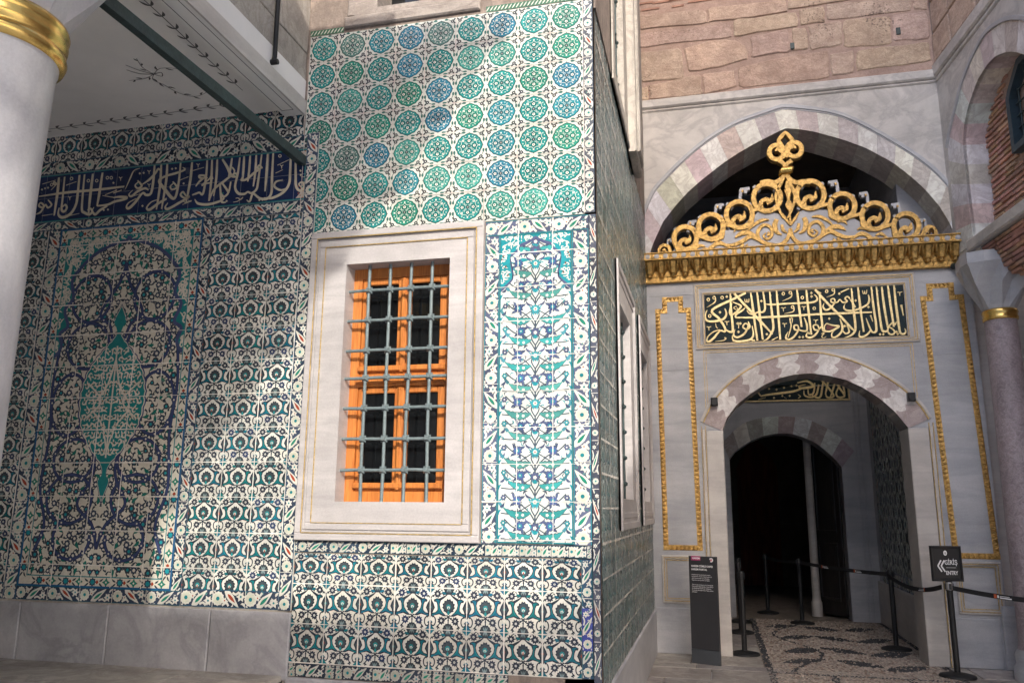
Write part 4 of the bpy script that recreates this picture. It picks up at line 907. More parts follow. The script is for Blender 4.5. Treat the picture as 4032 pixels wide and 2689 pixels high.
for i in range(N):
    poly = [I_[3*i+k] for k in range(4)]+[E_[3*i+3-k] for k in range(4)]; c = pink() if i % 2 else pale()
    va.prism(FD, poly, -.03, .006+rr.uniform(0, .002), c, .004)
    a, b_ = I_[3*i], I_[3*i+3]
    for k in range(3):
        p, q = I_[3*i+k], I_[3*i+k+1]; va.quad(FD.at(*p, .004), FD.at(*q, .004), FD.at(*q, -.62), FD.at(*p, -.62), c)
va.build('striped_arch', M['voussoir'], UWL)
mb = MB(); e2 = [(x*1.0, z) for x, z in EXTR[1:-1]]; mb.ribbon(FD, catmull(e2, 4), .045, -.01, .028); mb.ribbon(FD, catmull([(x, z-.035) for x, z in e2], 4), .02, -.01, .014)
mb.build('arch_moulding', M['marble_grey'], UWL)
mb = MB()
for x, z in ((3.35, 6.0),): pass
for a, b_ in (((1013, 250), (1025, 280)), ((1605, 165), (1615, 200))):
    p, q = z3(*a), z3(*b_); mb = MB(); mb.fbox(FD, p[0], p[0]+.05, q[1], p[1], -.02, .03); mb.build('iron_peg', M['iron_dark'], UWL)

# ------------------------------------------------------------------ marble gateway
PG = empty('marble_gateway', (1.19, YD, 0), 'grey marble gateway with round arch, gilded frames and golden openwork crest', 'gateway')
AO = [(-.08, 2.70), (-.02, 2.83), (.06, 2.97), (.23, 3.16), (.41, 3.30), (.63, 3.425), (.87, 3.50), (1.10, 3.53), (1.29, 3.525), (1.56, 3.455), (1.83, 3.335), (2.09, 3.16), (2.26, 3.00), (2.38, 2.84), (2.45, 2.70)]
AI = [(.14, 2.60), (.21, 2.77), (.33, 2.92), (.50, 3.05), (.66, 3.15), (.83, 3.225), (1.01, 3.265), (1.20, 3.275), (1.38, 3.245), (1.60, 3.18), (1.78, 3.08), (1.95, 2.95), (2.10, 2.79), (2.23, 2.60)]
mb = MB(); mb.prism(FD, [(-.76, 0), (.145, 0)]+AI+[(2.225, 0), (3.05, 0), (3.05, 4.50), (-.76, 4.50)], -.42, 0); mb.build('wall_slab', M['marble_grey'], PG)
mb = MB(); rr = random.Random(9)
for a in ((-.73, -.155, 4.33, 4.48, .0035), (-.73, -.155, 3.36, 3.62, .0035), (2.46, 3.04, 3.45, 3.72, .0035), (-.72, -.11, 0, .52, .012), (2.5, 2.97, 0, .52, .012), (2.985, 3.30, 0, .66, .05)):
    mb = MB(); mb.bevbox(FD, a[0], a[1], a[2], a[3], -.01, a[4], min(.012, a[4]*.8)); mb.build('facing_slab', M['marble_grey'], PG)
for a, b_, c, d_ in ((-.055, .149, -.10, -.06), (2.221, 2.44, 2.445, 2.49)):
    mb = MB(); mb.bevbox(FD, a, b_, 0, 2.60, -.43, .022, .008); mb.bevbox(FD, c, d_, 0, 2.62, -.01, .012, .006); mb.build('door_jamb', M['marble_cream'], PG)
# joggled voussoirs
N = 13; I_, E_ = resample(AI, N*6), resample(AO, N*6); va = MB(); rr = random.Random(2)
def wavy(i):
    a, b_ = I_[i], E_[i]; nx, ny = -(b_[1]-a[1]), (b_[0]-a[0]); m_ = math.hypot(nx, ny); out = []
    for k in range(13):
        t = k/12; s = .028*math.sin(t*12.5663+.4)*(1 if 0 < k < 12 else .2)+.010*math.sin(t*25.1)*(0 < k < 12); out.append((a[0]+(b_[0]-a[0])*t+nx/m_*s, a[1]+(b_[1]-a[1])*t+ny/m_*s))
    return out
def plain(i): return [(I_[i][0]+(E_[i][0]-I_[i][0])*k/12, I_[i][1]+(E_[i][1]-I_[i][1])*k/12) for k in range(13)]
bounds = [0, 7, 13, 19, 26, 33, 39+0, 45, 52, 59, 65, 71, 78]
bounds = [round(78*k/13) for k in range(14)]
for i in range(13):
    L = plain(bounds[i]) if i == 0 else wavy(bounds[i]); Q = plain(bounds[i+1]) if i == 12 else wavy(bounds[i+1])
    mid_o = [E_[k] for k in range(bounds[i]+1, bounds[i+1])]; mid_i = [I_[k] for k in range(bounds[i+1]-1, bounds[i], -1)]
    c = (.54, .46, .45) if i % 2 == 0 else (.90, .88, .85); k = rr.uniform(.9, 1.05); c = tuple(x*k for x in c)
    va.prism(FD, L+mid_o+Q[::-1]+mid_i, -.02, .012+.0006*(i % 2), c)
    for k in range(bounds[i], bounds[i+1]): va.quad(FD.at(*I_[k], .010), FD.at(*I_[k+1], .010), FD.at(*I_[k+1], -.43), FD.at(*I_[k], -.43), c)
va.build('joggled_arch', M['voussoir'], PG)
# carved mouldings with gilt edges
gl = MB()
def moulded(x0, x1, z0, z1, w_=.045):
    mo = MB(); ringbox(mo, FD, x0, x1, z0, z1, w_*.45, -.01, .022); ringbox(mo, FD, x0+w_*.5, x1-w_*.5, z0+w_*.5, z1-w_*.5, w_*.4, -.01, .014)
    mo.build('carved_moulding', M['marble_cream'], PG)
    ringbox(gl, FD, x0+w_*.44, x1-w_*.44, z0+w_*.44, z1-w_*.44, .006, .01, .0235); ringbox(gl, FD, x0+w_*.98, x1-w_*.98, z0+w_*.98, z1-w_*.98, .005, 0, .012)
moulded(-.135, 2.44, 3.615, 4.46, .05); moulded(-.045, 2.345, 3.655, 4.35, .04)
moulded(-.63, -.10, .57, 1.12, .055); moulded(2.575, 3.03, .56, 1.12, .055)
for o in (0, .028):
    P = [(-.045+o, 2.70-o), (-.045+o, 3.60-o), (2.355-o, 3.60-o), (2.355-o, 2.9)]
    gl.fbox(FD, P[0][0]-.003, P[0][0]+.003, P[0][1]+.1, P[1][1], 0, .008); gl.fbox(FD, P[1][0], P[2][0], P[1][1]-.003, P[1][1]+.003, 0, .008); gl.fbox(FD, P[2][0]-.003, P[2][0]+.003, P[3][1], P[2][1], 0, .008)
for x in (-.105, -.058, 2.448, 2.492): gl.fbox(FD, x-.003, x+.003, .0, 4.3 if False else 2.66, .0, .0235)
gl.ribbon(FD, catmull(AO, 4), .012, 0, .026); mo = MB(); mo.ribbon(FD, catmull([(x+(x-1.19)*.02, z+.016) for x, z in AO], 4), .03, -.005, .018)
mo.build('carved_moulding', M['marble_cream'], PG); gl.build('gilt_moulding_line', M['gold_line'], PG)
# gilded zigzag frames
def zigzag(path, w_=.062, d=.02):
    mb = MB(); n = len(path)
    for i in range(n):
        a, b_ = Vector(path[i]), Vector(path[(i+1) % n]); t = (b_-a).normalized(); nn = Vector((-t.y, t.x)); L = (b_-a).length
        m_ = max(1, round(L/.052))
        for k in range(m_):
            p, q = a+t*L*k/m_, a+t*L*(k+1)/m_; h = w_/2; mid = (p+q)/2
            c4 = [p+nn*h, q+nn*h, q-nn*h, p-nn*h]; base = [FD.at(*z, .004) for z in c4]; topv = [FD.at(*(mid*0.25+z*.75), d*.7) for z in c4]
            mb.loft([[FD.at(*z, -.01) for z in c4], base], False, False)
            A, B_, C_ = p+nn*h, q+nn*h, mid-nn*h; pk = FD.at(*(mid+nn*h*.2), d)
            pa, pb, pc = FD.at(*A, .004), FD.at(*B_, .004), FD.at(*C_, .004); mb.add([pa, pb, pc, pk], ((0, 1, 3), (1, 2, 3), (2, 0, 3)))
            mb.add([FD.at(*(q-nn*h), .006), FD.at(*(p-nn*h), .006), FD.at(*C_, .004), pb, pa], ((0, 2, 3), (1, 4, 2)))
        c = [b_+Vector((x*w_/2, y*w_/2)) for x, y in ((-1, -1), (1, -1), (1, 1), (-1, 1))]; mb.loft([[FD.at(*z, -.01) for z in c], [FD.at(*z, .012) for z in c]], False, True)
    return mb
zigzag([(-.575, 1.21), (-.595, 4.13), (-.505, 4.13), (-.505, 4.28), (-.305, 4.28), (-.305, 4.13), (-.21, 4.13), (-.175, 1.21)]).build('gilded_frame', M['gold'], PG)
zigzag([(2.60, 1.18), (2.515, 4.13), (2.595, 4.13), (2.595, 4.28), (2.83, 4.28), (2.83, 4.13), (2.925, 4.13), (3.01, 1.18)]).build('gilded_frame', M['gold'], PG)
# inscription board
mb = MB(); mb.bevbox(FD, -.012, 2.312, 3.69, 4.315, -.01, .012, .004); ib = mb.build('inscription_board', M['board'], PG)
pz = PZ((2720, 1120), .38283, YD)
S2 = [([(2085, 12), (2105, 200), (2135, 420), (2150, 500), (2185, 515), (2207, 490), (2195, 455)], [14, 24, 24, 22, 22, 16, 5]), ([(2022, 15), (2052, 230), (2085, 440)], 23), ([(1960, 30), (1985, 230), (2022, 445)], 23), ([(1905, 30), (1928, 240), (1960, 460), (1990, 488), (2018, 480), (2030, 440), (2070, 400), (2098, 415), (2112, 385)], [14, 23, 23, 22, 18, 14, 18, 16, 6]),
 ([(2018, 480), (2040, 515), (2080, 515), (2092, 485), (2060, 455), (2030, 440)], [12, 18, 18, 16, 14, 8]), ([(1852, 30), (1875, 230), (1905, 440), (1895, 492), (1860, 490), (1825, 420), (1800, 350)], [14, 23, 23, 23, 18, 14, 6]), ([(1850, 470), (1810, 520), (1760, 545), (1728, 530), (1735, 480)], [16, 20, 22, 18, 5]), ([(1715, 35), (1740, 240), (1775, 490)], 22),
 ([(1648, 45), (1668, 240), (1690, 440), (1675, 500), (1630, 535), (1575, 552)], [14, 23, 23, 22, 18, 4]), ([(1275, 58), (1400, 195), (1530, 325), (1640, 445), (1680, 480)], [22, 24, 24, 22, 10]), ([(1320, 90), (1335, 280), (1350, 430), (1362, 480), (1400, 490)], [14, 23, 23, 18, 12]),
 ([(1340, 95), (1290, 70), (1275, 58)], [6, 16, 6]), ([(1395, 405), (1460, 425), (1520, 435), (1480, 465), (1420, 488), (1375, 475), (1375, 430), (1395, 405)], [10, 14, 22, 20, 18, 14, 12, 10]), ([(1185, 60), (1205, 250), (1238, 520)], 22), ([(1090, 62), (1112, 240), (1138, 440)], 22), ([(880, 72), (898, 300), (918, 570)], 23), ([(810, 78), (832, 290), (848, 440), (835, 490), (790, 560), (742, 585)], [14, 23, 23, 22, 18, 4]),
 ([(742, 80), (762, 220), (755, 275), (728, 290), (700, 285), (640, 310), (600, 300), (575, 270)], [14, 20, 20, 16, 14, 18, 16, 5]), ([(680, 85), (700, 240), (718, 400), (740, 570)], 22), ([(615, 88), (638, 250), (662, 430), (684, 580)], 22), ([(445, 98), (540, 200), (640, 305), (740, 410), (840, 515)], [22, 24, 24, 24, 12]), ([(405, 98), (415, 280), (432, 470), (400, 492), (345, 455)], [14, 23, 23, 20, 8]),
 ([(565, 92), (440, 155), (220, 268), (290, 355), (350, 450), (348, 490), (300, 480), (240, 550), (190, 592), (165, 580), (180, 535), (235, 490), (300, 470)], [20, 24, 24, 24, 22, 18, 16, 22, 22, 16, 10, 12, 8]), ([(460, 345), (700, 345), (1000, 330), (1300, 312), (1600, 300), (1862, 290)], [14, 21, 21, 21, 21, 14]), ([(460, 345), (468, 310), (530, 272), (560, 240)], [14, 20, 18, 5]),
 ([(768, 205), (830, 212), (1050, 200), (1240, 190), (1295, 165), (1290, 130), (1265, 108)], [5, 19, 19, 20, 20, 14, 5]), ([(350, 252), (366, 310), (330, 362), (230, 385), (165, 375), (148, 325), (168, 268)], [8, 20, 22, 22, 20, 14, 5]), ([(428, 185), (500, 215), (515, 235), (470, 285), (420, 318), (398, 300), (402, 250), (425, 200)], [8, 16, 20, 18, 16, 12, 10, 5]), ([(470, 225), (440, 245), (470, 265)], 8),
 ([(590, 385), (605, 440), (570, 465), (535, 440), (560, 405), (590, 430), (550, 510), (480, 548), (440, 525), (455, 465)], [8, 20, 16, 16, 14, 16, 20, 22, 18, 5]), ([(630, 430), (642, 520), (610, 570), (520, 590), (440, 580), (425, 525)], [8, 20, 22, 22, 20, 5]), ([(1165, 345), (1192, 420), (1190, 478), (1150, 482), (1110, 470)], [8, 20, 18, 16, 12]),
 ([(1110, 470), (1070, 470), (1060, 430), (1095, 425), (1105, 470), (1060, 540), (1005, 572), (975, 545), (1000, 490)], [10, 18, 16, 14, 16, 20, 22, 18, 5]), ([(1345, 430), (1310, 470), (1270, 468), (1258, 430), (1295, 420), (1315, 460), (1280, 520), (1225, 552), (1185, 535), (1205, 485)], [8, 18, 18, 16, 14, 16, 20, 22, 18, 5]),
 ([(1530, 358), (1555, 430), (1548, 490), (1490, 545), (1452, 545), (1450, 505), (1490, 465)], [8, 22, 22, 20, 16, 12, 5]), ([(1608, 430), (1625, 490), (1590, 510), (1560, 480)], [8, 20, 18, 6]), ([(1822, 110), (1832, 165), (1808, 215), (1710, 262), (1620, 275), (1572, 250), (1585, 200)], [8, 20, 20, 20, 20, 16, 5]),
 ([(1635, 155), (1610, 130), (1582, 150), (1605, 180), (1560, 190), (1530, 160), (1505, 188), (1450, 190), (1440, 160), (1470, 152), (1478, 190), (1430, 250), (1385, 268), (1358, 235), (1370, 195)], [14, 16, 14, 16, 16, 10, 16, 16, 14, 12, 16, 20, 20, 16, 5]), ([(1690, 240), (1640, 160)], [16, 14]), ([(1000, 545), (1030, 430), (1020, 370), (1040, 345)], [8, 12, 9, 4]), ([(1015, 350), (1020, 400)], [9, 5]), ([(1045, 350), (1040, 400)], [9, 5]),
 ([(255, 405), (262, 440), (278, 455)], [6, 10, 3]), ([(250, 590), (330, 580), (360, 560), (345, 550)], [3, 8, 12, 8]), ([(830, 578), (895, 545)], [12, 10]), ([(1540, 85), (1625, 48)], [14, 10]), ([(2160, 215), (2182, 325)], [20, 10]), ([(1845, 320), (1868, 385)], [16, 6]), ([(1340, 510), (1372, 505), (1345, 535), (1360, 555), (1390, 540)], [6, 8, 7, 8, 4]), ([(495, 395), (490, 455)], [10, 8])]
le = MB()
for pts, wd in S2:
    wd2 = [x*1.06 for x in wd] if hasattr(wd, '__len__') else [wd*.7, wd*1.12, wd*1.06, wd*.9]
    le.ribbon(FD, catmull([pz(*q) for q in pts], 5), scale_w(pts, wd2, pz), .011, .027)
    a, b_ = pts[0], pts[1]
    if not hasattr(wd, '__len__') or (len(wd) > 2 and wd[0] == 14 and b_[1]-a[1] > 120):
        q = [pz(a[0]-2, a[1]), pz(a[0]+20, a[1]+45), pz(a[0]+8, a[1]+38)]; le.prism(FD, q, .012, .0262)
for x, y in ((180, 160), (240, 142), (322, 140), (950, 100), (1022, 90), (1145, 140), (1395, 76), (1462, 60), (1268, 250), (195, 328), (1045, 237)): le.ribbon(FD, [pz(x+13*math.cos(a), y+14*math.sin(a)) for a in [.5236*k for k in range(13)]], scale_w([(x, y)], [9, 9], pz), .012, .024)
for x, y, q in ((240, 142, (165, 240)), (1022, 90, (940, 175)), (1462, 60, (1395, 135)), (1045, 237, (960, 305))): le.ribbon(FD, catmull([pz(x+14, y), pz(x+6, y+45), pz(*q)], 5), scale_w([(x, y)], [10, 13, 3], pz), .012, .0245)
for x, y in ((370, 130), (725, 175), (1238, 92), (1240, 128), (1692, 170), (1525, 100), (300, 290), (1825, 237), (1422, 355), (782, 515), (490, 490), (1943, 516), (1977, 516), (2125, 512), (1117, 545), (1152, 545), (1215, 505), (630, 577), (648, 580), (480, 405), (510, 405), (1580, 432), (1608, 430), (2112, 490)):
    le.prism(FD, [pz(x-15, y), pz(x, y-15), pz(x+15, y), pz(x, y+15)], .011, .024, None, .004)
for x, y in ((185, 450), (370, 396), (950, 255), (1160, 242), (1282, 380), (962, 417), (2145, 95)):
    le.ribbon(FD, catmull([pz(x-24, y-10), pz(x-8, y-12), pz(x, y+2), pz(x+2, y+26)], 3), scale_w([(x, y)], [5, 9, 9, 5], pz), .012, .023); le.ribbon(FD, [pz(x+26, y-14), pz(x+8, y-10), pz(x, y+2)], scale_w([(x, y)], [5, 9, 8], pz), .012, .0235)
for x, y in ((578, 172), (1787, 85)):
    le.ribbon(FD, catmull([pz(x-24, y-18), pz(x-18, y+12), pz(x-6, y+12), pz(x-2, y-16), pz(x+2, y+12), pz(x+16, y+12), pz(x+20, y-22)], 3), scale_w([(x, y)], [7, 9, 9, 7, 9, 9, 6], pz), .012, .024)
le.build('lettering', M['gold_pale'], ib)
rf = MB(); rf.prism(FD, [pz(*q) for q in ((1395, 415), (1495, 435), (1440, 465), (1392, 470))], .011, .0145); rf.build('red_fill', M['redfill'], ib)

# golden stalactite cornice and openwork crest
CO = MB(); FQ = FD
X0, X1 = -.745, 2.955
CO.fbox(FD, X0, X1, 4.50, 4.60, -.1, .05); CO.bevbox(FD, X0, X1, 4.49, 4.51, 0, .062, .006); CO.bevbox(FD, X0, X1, 4.565, 4.585, 0, .062, .006)
n = 25; S = (X1-X0)/n
for i in range(n+1): CO.bevbox(FD, X0+S*i-.008, X0+S*i+.008, 4.50, 4.58, 0, .062, .005)
CO.loft([[FD.at(X0, 4.58, .05), FD.at(X1, 4.58, .05)], [FD.at(X0, 4.64, .055), FD.at(X1, 4.64, .055)], [FD.at(X0, 4.70, .10), FD.at(X1, 4.70, .10)], [FD.at(X0, 4.745, .19), FD.at(X1, 4.745, .19)]], closed=False)
for i in range(n):
    x = X0+S*(i+.5)
    def hexr(w_, dpt, z, base=.05): return [FD.at(x-w_, z, base), FD.at(x-w_*.95, z, dpt*.7+base*.3), FD.at(x-w_*.5, z, dpt), FD.at(x+w_*.5, z, dpt), FD.at(x+w_*.95, z, dpt*.7+base*.3), FD.at(x+w_, z, base)]
    CO.loft([hexr(.012, .09, 4.555), hexr(.026, .115, 4.562), hexr(.026, .125, 4.592), hexr(.042, .145, 4.60), hexr(.045, .165, 4.66), hexr(.050, .17, 4.662), hexr(.054, .205, 4.735)], True, True, None, False, False)
    for sg in (-1, 1):                                   # faceted half niches between the drops
        e = x+sg*S/2; CO.add([FD.at(x+sg*.045, 4.62, .10), FD.at(e, 4.66, .07), FD.at(e, 4.745, .20), FD.at(x+sg*.05, 4.745, .20)], ((0, 1, 2), (0, 2, 3)))
CO.bevbox(FD, X0, X1, 4.745, 4.762, 0, .235, .006); CO.fbox(FD, X0, X1, 4.762, 4.83, -.1, .215); CO.bevbox(FD, X0, X1, 4.83, 4.848, -.1, .235, .006)
for i in range(33): x = X0+(X1-X0)*(i+1)/33; CO.bevbox(FD, x-.012, x+.012, 4.766, 4.826, .2, .225, .005)
co = CO.build('cornice', M['gold'], PG)
for i in range(33):
    dk = MB()
    x = X0+(X1-X0)*(i+.5)/33
    for r, d_ in ((.030, .224), (.017, .231)): dk.loft([[FD.at(x+r*math.cos(a), 4.796+r*math.sin(a), .21) for a in [6.2832*k/12 for k in range(12)]], [FD.at(x+r*math.cos(a), 4.796+r*math.sin(a), d_) for a in [6.2832*k/12 for k in range(12)]]], False, True)
    dk.build('rosette', M['marble_grey'], co)
YC = YD-.16; FK = Frame((0, YC, 0), (1, 0, 0), (0, 0, 1), (0, -1, 0)); zc = PZ((2540, 480), .5572, YC)
pl = MB(); go = MB()
def pp(L): return [zc(*q) for q in L]
def gold(pts, wd, d0=-.045, d1=.05, n=5):
    w2 = scale_w(pts, wd if hasattr(wd, '__len__') else [wd, wd], zc); go.ribbon(FK, catmull(pp(pts), n), w2, d0, d1)
bl, brr = zc(60, 972), zc(2140, 828); 
Lp = [(75, 968), (150, 950), (215, 905), (290, 915), (370, 850), (470, 845), (560, 770), (665, 770), (740, 700), (800, 640), (870, 640), (960, 660), (985, 700), (1035, 715), (1070, 660), (1110, 630), (1180, 625), (1290, 630), (1390, 700), (1480, 690), (1620, 775), (1720, 750), (1840, 830), (1940, 800), (2010, 835), (2090, 830)]
P = pp(Lp); z_b = 4.845
pl.prism(FK, [(P[0][0], z_b)]+P+[(P[-1][0], z_b)], -.04, .025)
RL = [(285, 830, 80), (465, 750, 87), (665, 665, 92), (860, 545, 95)]; RRr = [(1165, 525, 97), (1390, 605, 88), (1620, 675, 92), (1840, 745, 88)]
for x, y, r in RL+RRr:
    sg = 1 if x < 1000 else -1; a0 = -.6 if sg > 0 else 3.74
    ring = [(x+r*math.cos(a0-sg*6.2832*k/18*1.02), y+r*math.sin(a0-sg*6.2832*k/18*1.02)) for k in range(19)]
    gold(ring, [37, 37])
    gold([(x+sg*r*.15, y+r*.95), (x+sg*r*.52, y+r*.50), (x+sg*r*.42, y+r*.05), (x-sg*r*.08, y+r*.10), (x-sg*r*.10, y+r*.42)] if False else [(x-r*.35, y+r*.80), (x-r*.45, y+r*.35), (x-r*.05, y+r*.12), (x+r*.18, y+r*.32), (x+r*.02, y+r*.50)], [22, 30, 34, 24, 8], -.04, .045)
    gold([(x-r*.05, y+r*.35), (x+r*.35, y+r*.15), (x+r*.38, y-r*.30)], [44, 34, 3], -.04, .04)
    gold([(x-r*.62, y+r*.62), (x-r*.30, y+r*.45)], [30, 10], -.03, .056); gold([(x+r*.60, y-r*.66), (x+r*.86, y-r*.35)], [10, 26], -.03, .058)
    for a in (.75, 2.3, 3.9, 5.5): pl.ribbon(FK, pp([(x+r*.75*math.cos(a), y+r*.75*math.sin(a)), (x+r*1.35*math.cos(a), y+r*1.35*math.sin(a))]), scale_w([(x, y)], [26, 26], zc), -.04, .018)
for x, y, r, sg in ((138, 918, 38, 1), (2005, 792, 44, -1)): gold([(x+r*math.cos(a), y+r*math.sin(a)) for a in [(.5 if sg > 0 else 2.64)-sg*5.4*k/14 for k in range(15)]], [26, 20]); gold([(x-8, y), (x-sg*4, y-8), (x+sg*12, y+4)], [14, 22, 6], -.04, .045)
for a, b_ in (((130, 955), (60, 968)), ((2030, 815), (2095, 818))): gold([a, ((a[0]+b_[0])/2, (a[1]+b_[1])/2-6), b_], [22, 18, 4])
for A, B_ in zip(RL, RL[1:]+[None]):
    if B_: gold([(A[0]+A[2]*.95, A[1]+10), (A[0]+A[2]*.9, A[1]+70), (A[0]+A[2]*.3, A[1]+105)], [34, 30, 8]); gold([(A[0]+A[2]*.85, A[1]-20), (B_[0]-B_[2]*.6, B_[1]+B_[2]*.85), (B_[0]+10, B_[1]+B_[2]+4)], [26, 30, 22])
for A, B_ in zip(RRr, RRr[1:]+[None]):
    if B_: gold([(B_[0]-B_[2]*.85, B_[1]-20), (A[0]+A[2]*.6, A[1]+A[2]*.85), (A[0]-10, A[1]+A[2]+4)], [26, 30, 22]); gold([(B_[0]-B_[2]*.95, B_[1]+10), (B_[0]-B_[2]*.9, B_[1]+70), (B_[0]-B_[2]*.3, B_[1]+105)], [34, 30, 8])
gold([(1840+88, 745+10), (1905, 835), (1960, 800), (2005, 752)], [30, 26, 26, 22]); gold([(285-80, 840), (230, 925), (180, 940), (150, 955)], [30, 26, 22, 14])
for x, y, s in ((180, 858, 40), (335, 742, 56), (528, 628, 60), (705, 518, 66), (1325, 468, 66), (1540, 545, 60), (1765, 622, 58), (1955, 722, 46)):   # little stepped posts between the scrolls
    t = 1 if x < 1000 else -1
    for Q in ([(x-s*.5, y-s*.5), (x+s*.5, y-s*.62)], [(x-t*s*.42, y-s*.5), (x-t*s*.56, y+s*.75)], [(x+t*s*.1, y-s*.55), (x+t*s*.05, y-s*.1)]): pl.ribbon(FK, pp(Q), scale_w([(x, y)], [s*.36, s*.36], zc), -.04, .03)
    gold([(x-t*s*.25, y-s*.45), (x-t*s*.3, y-s*.2)], [s*.22, s*.22], .0, .04)
# finial
for sg in (-1, 1):
    X = lambda d_: 990+sg*d_
    gold([(X(0), 335), (X(14), 305), (X(44), 285)], [26, 30, 34]); tl = 0 if sg < 0 else -20
    gold([(X(62)+52*math.cos(a), 226+tl+50*math.sin(a)) for a in [6.2832*k/16 for k in range(17)]], [36, 36]); gold([(X(18), 232+tl), (X(48), 205+tl), (X(74), 218+tl)], [26, 34, 10])
    gold([(X(4), 262), (X(20), 240), (X(14), 205)], [22, 26, 22]); gold([(X(6), 205), (X(36), 168), (X(46), 142), (X(22), 108), (X(-2), 84)], [28, 32, 32, 30, 20])
    gold([(X(4), 378), (X(30), 415), (X(75), 440), (X(125), 432), (X(178), 440)], [32, 34, 36, 36, 30]); gold([(X(8), 395), (X(34), 450), (X(60), 505), (X(66), 560), (X(40), 640), (X(14), 690)], [18, 24, 26, 22, 20, 12])
    # arabesques on the plate
    C0 = 1025; Y = lambda dx, dy: (C0+sg*dx, dy-sg*dx*.066)
    gold([Y(0, 735), Y(35, 690), Y(60, 650)], [16, 22, 10], 0, .045); gold([Y(0, 760), Y(20, 830), Y(70, 870), Y(140, 865), Y(215, 830), Y(230, 770), Y(190, 725), Y(140, 745), Y(130, 800), Y(165, 825), Y(190, 800), Y(170, 780)], [22, 28, 28, 28, 28, 28, 26, 24, 22, 20, 16, 8], 0, .045)
    gold([Y(150, 690), Y(200, 690), Y(260, 720), Y(300, 760)], [8, 26, 24, 8], 0, .044); gold([Y(330, 740), Y(370, 730), Y(400, 760)], [8, 26, 6], 0, .044); gold([Y(60, 730), Y(50, 770), Y(25, 790)], [20, 26, 8], 0, .044)
    gold([Y(160, 775), Y(150, 790), Y(165, 800)], [10, 24, 10], 0, .046); gold([Y(600, 850), Y(640, 840), Y(690, 880)], [8, 26, 6], 0, .044); gold([Y(470, 800), Y(510, 790), Y(560, 820)], [8, 28, 6], 0, .044); gold([Y(700, 890), Y(760, 905), Y(820, 925)], [8, 24, 6], 0, .044)
    gold([Y(10, 900), Y(60, 925), Y(150, 920), Y(240, 925), Y(330, 915)], [12, 22, 22, 22, 8], 0, .041)
    gold([Y(215, 830), Y(280, 800), Y(340, 830), Y(400, 850), Y(450, 845)], [26, 32, 32, 26, 10], 0, .045); gold([Y(240, 800), Y(300, 770), Y(350, 775), Y(390, 800)], [14, 40, 34, 8], 0, .043); gold([Y(330, 850), Y(390, 900), Y(470, 885), Y(520, 900)], [18, 30, 30, 8], 0, .045)
    gold([Y(60, 880), Y(110, 905), Y(200, 895), Y(260, 905)], [10, 34, 32, 8], 0, .042); gold([Y(95, 690), Y(110, 730), Y(95, 780), Y(60, 800)], [30, 38, 30, 8], 0, .043); gold([Y(540, 895), Y(600, 870), Y(650, 905), Y(700, 925)], [16, 28, 28, 8], 0, .045)
    gold([Y(420, 870), Y(500, 830), Y(560, 860), Y(600, 900)], [8, 34, 30, 8], 0, .043); gold([Y(260, 880), Y(310, 870), Y(300, 850)], [14, 22, 6], 0, .043)
gold([(1000, 430), (1006, 470), (1010, 510)], [12, 44, 14], -.03, .052); gold([(1008, 490), (1010, 530), (1012, 570)], [62, 30, 16], -.03, .054); gold([(1012, 560), (1015, 595), (1018, 630)], [16, 56, 24], -.03, .05); gold([(1018, 620), (1022, 680), (1026, 740)], [16, 12, 20], -.03, .05)
gold([(988, 100), (982, 78)], [16, 6])
crest = sub('crest', PG) if False else None
cr = pl.build('crest', M['marble_grey'], PG); go.build('gilded_scrollwork', M['gold'], cr)
kn = MB(); c = zc(995, 356)
for k in range(7):
    t = k/6; x = c[0]-.055+.11*t
    kn.tube([FK.at(x-.022, c[1]-.042, .0), FK.at(x-.014, c[1]-.028, .065), FK.at(x+.004, c[1], .088), FK.at(x+.020, c[1]+.030, .06), FK.at(x+.024, c[1]+.042, -.02)], [.018, .022, .024, .022, .016], 8)
kn.tube([FK.at(c[0]-.075, c[1]-.004, -.01), FK.at(c[0], c[1]-.002, -.01), FK.at(c[0]+.075, c[1]+.004, -.01)], [.02, .034, .02], 10); kn.build('knot', M['brass'], cr)
# small black spotlights at the arch springing
for px, py, lab in ((480, 897, 'small black spotlight at the left foot of the round door arch'), (1663, 868, 'small black spotlight at the right foot of the round door arch')):
    p = z6(px, py); mb = MB(); mb.bevbox(FD, p[0]-.04, p[0]+.04, p[1]-.05, p[1]+.05, .03, .10, .01); mb.fbox(FD, p[0]-.01, p[0]+.01, p[1]-.015, p[1]+.015, .0, .04); mb.loft([[FD.at(p[0]+.028*math.cos(a), p[1]-.02+.028*math.sin(a), d_) for a in [.5236*k for k in range(12)]] for d_ in (.09, .112)], False, True)
    tag(mb.build('spotlight', M['black']), lab, 'spotlight', 'spotlights on the door arch')
# ------------------------------------------------------------------ vestibule behind the gateway
YI = 13.8; FI = Frame((0, YI, 0), (1, 0, 0), (0, 0, 1), (0, -1, 0)); zi = PZ((2500, 1000), .6516, YI)
IW = empty('inner_archway', (1.2, YI, 0), 'dim marble archway seen through the gateway under a gilt inscription', 'archway')
AII = [zi(*q) for q in ((572, 1240), (610, 1190), (700, 1130), (780, 1098), (850, 1085), (930, 1085), (1000, 1100), (1080, 1135), (1150, 1185), (1210, 1240), (1250, 1290))]
AIO = [zi(*q) for q in ((525, 1140), (600, 1065), (660, 1020), (720, 998), (800, 985), (880, 980), (960, 983), (1050, 1000), (1150, 1045), (1240, 1105), (1325, 1190))]
lx, rx = AII[0][0], AII[-1][0]
mb = MB(); mb.prism(FI, [(-.75, 0), (lx, 0)]+AII+[(rx, 0), (2.44, 0), (2.44, 7.0), (-.75, 7.0)], -.45, 0); mb.build('wall_slab', M['marble_grey'], IW)
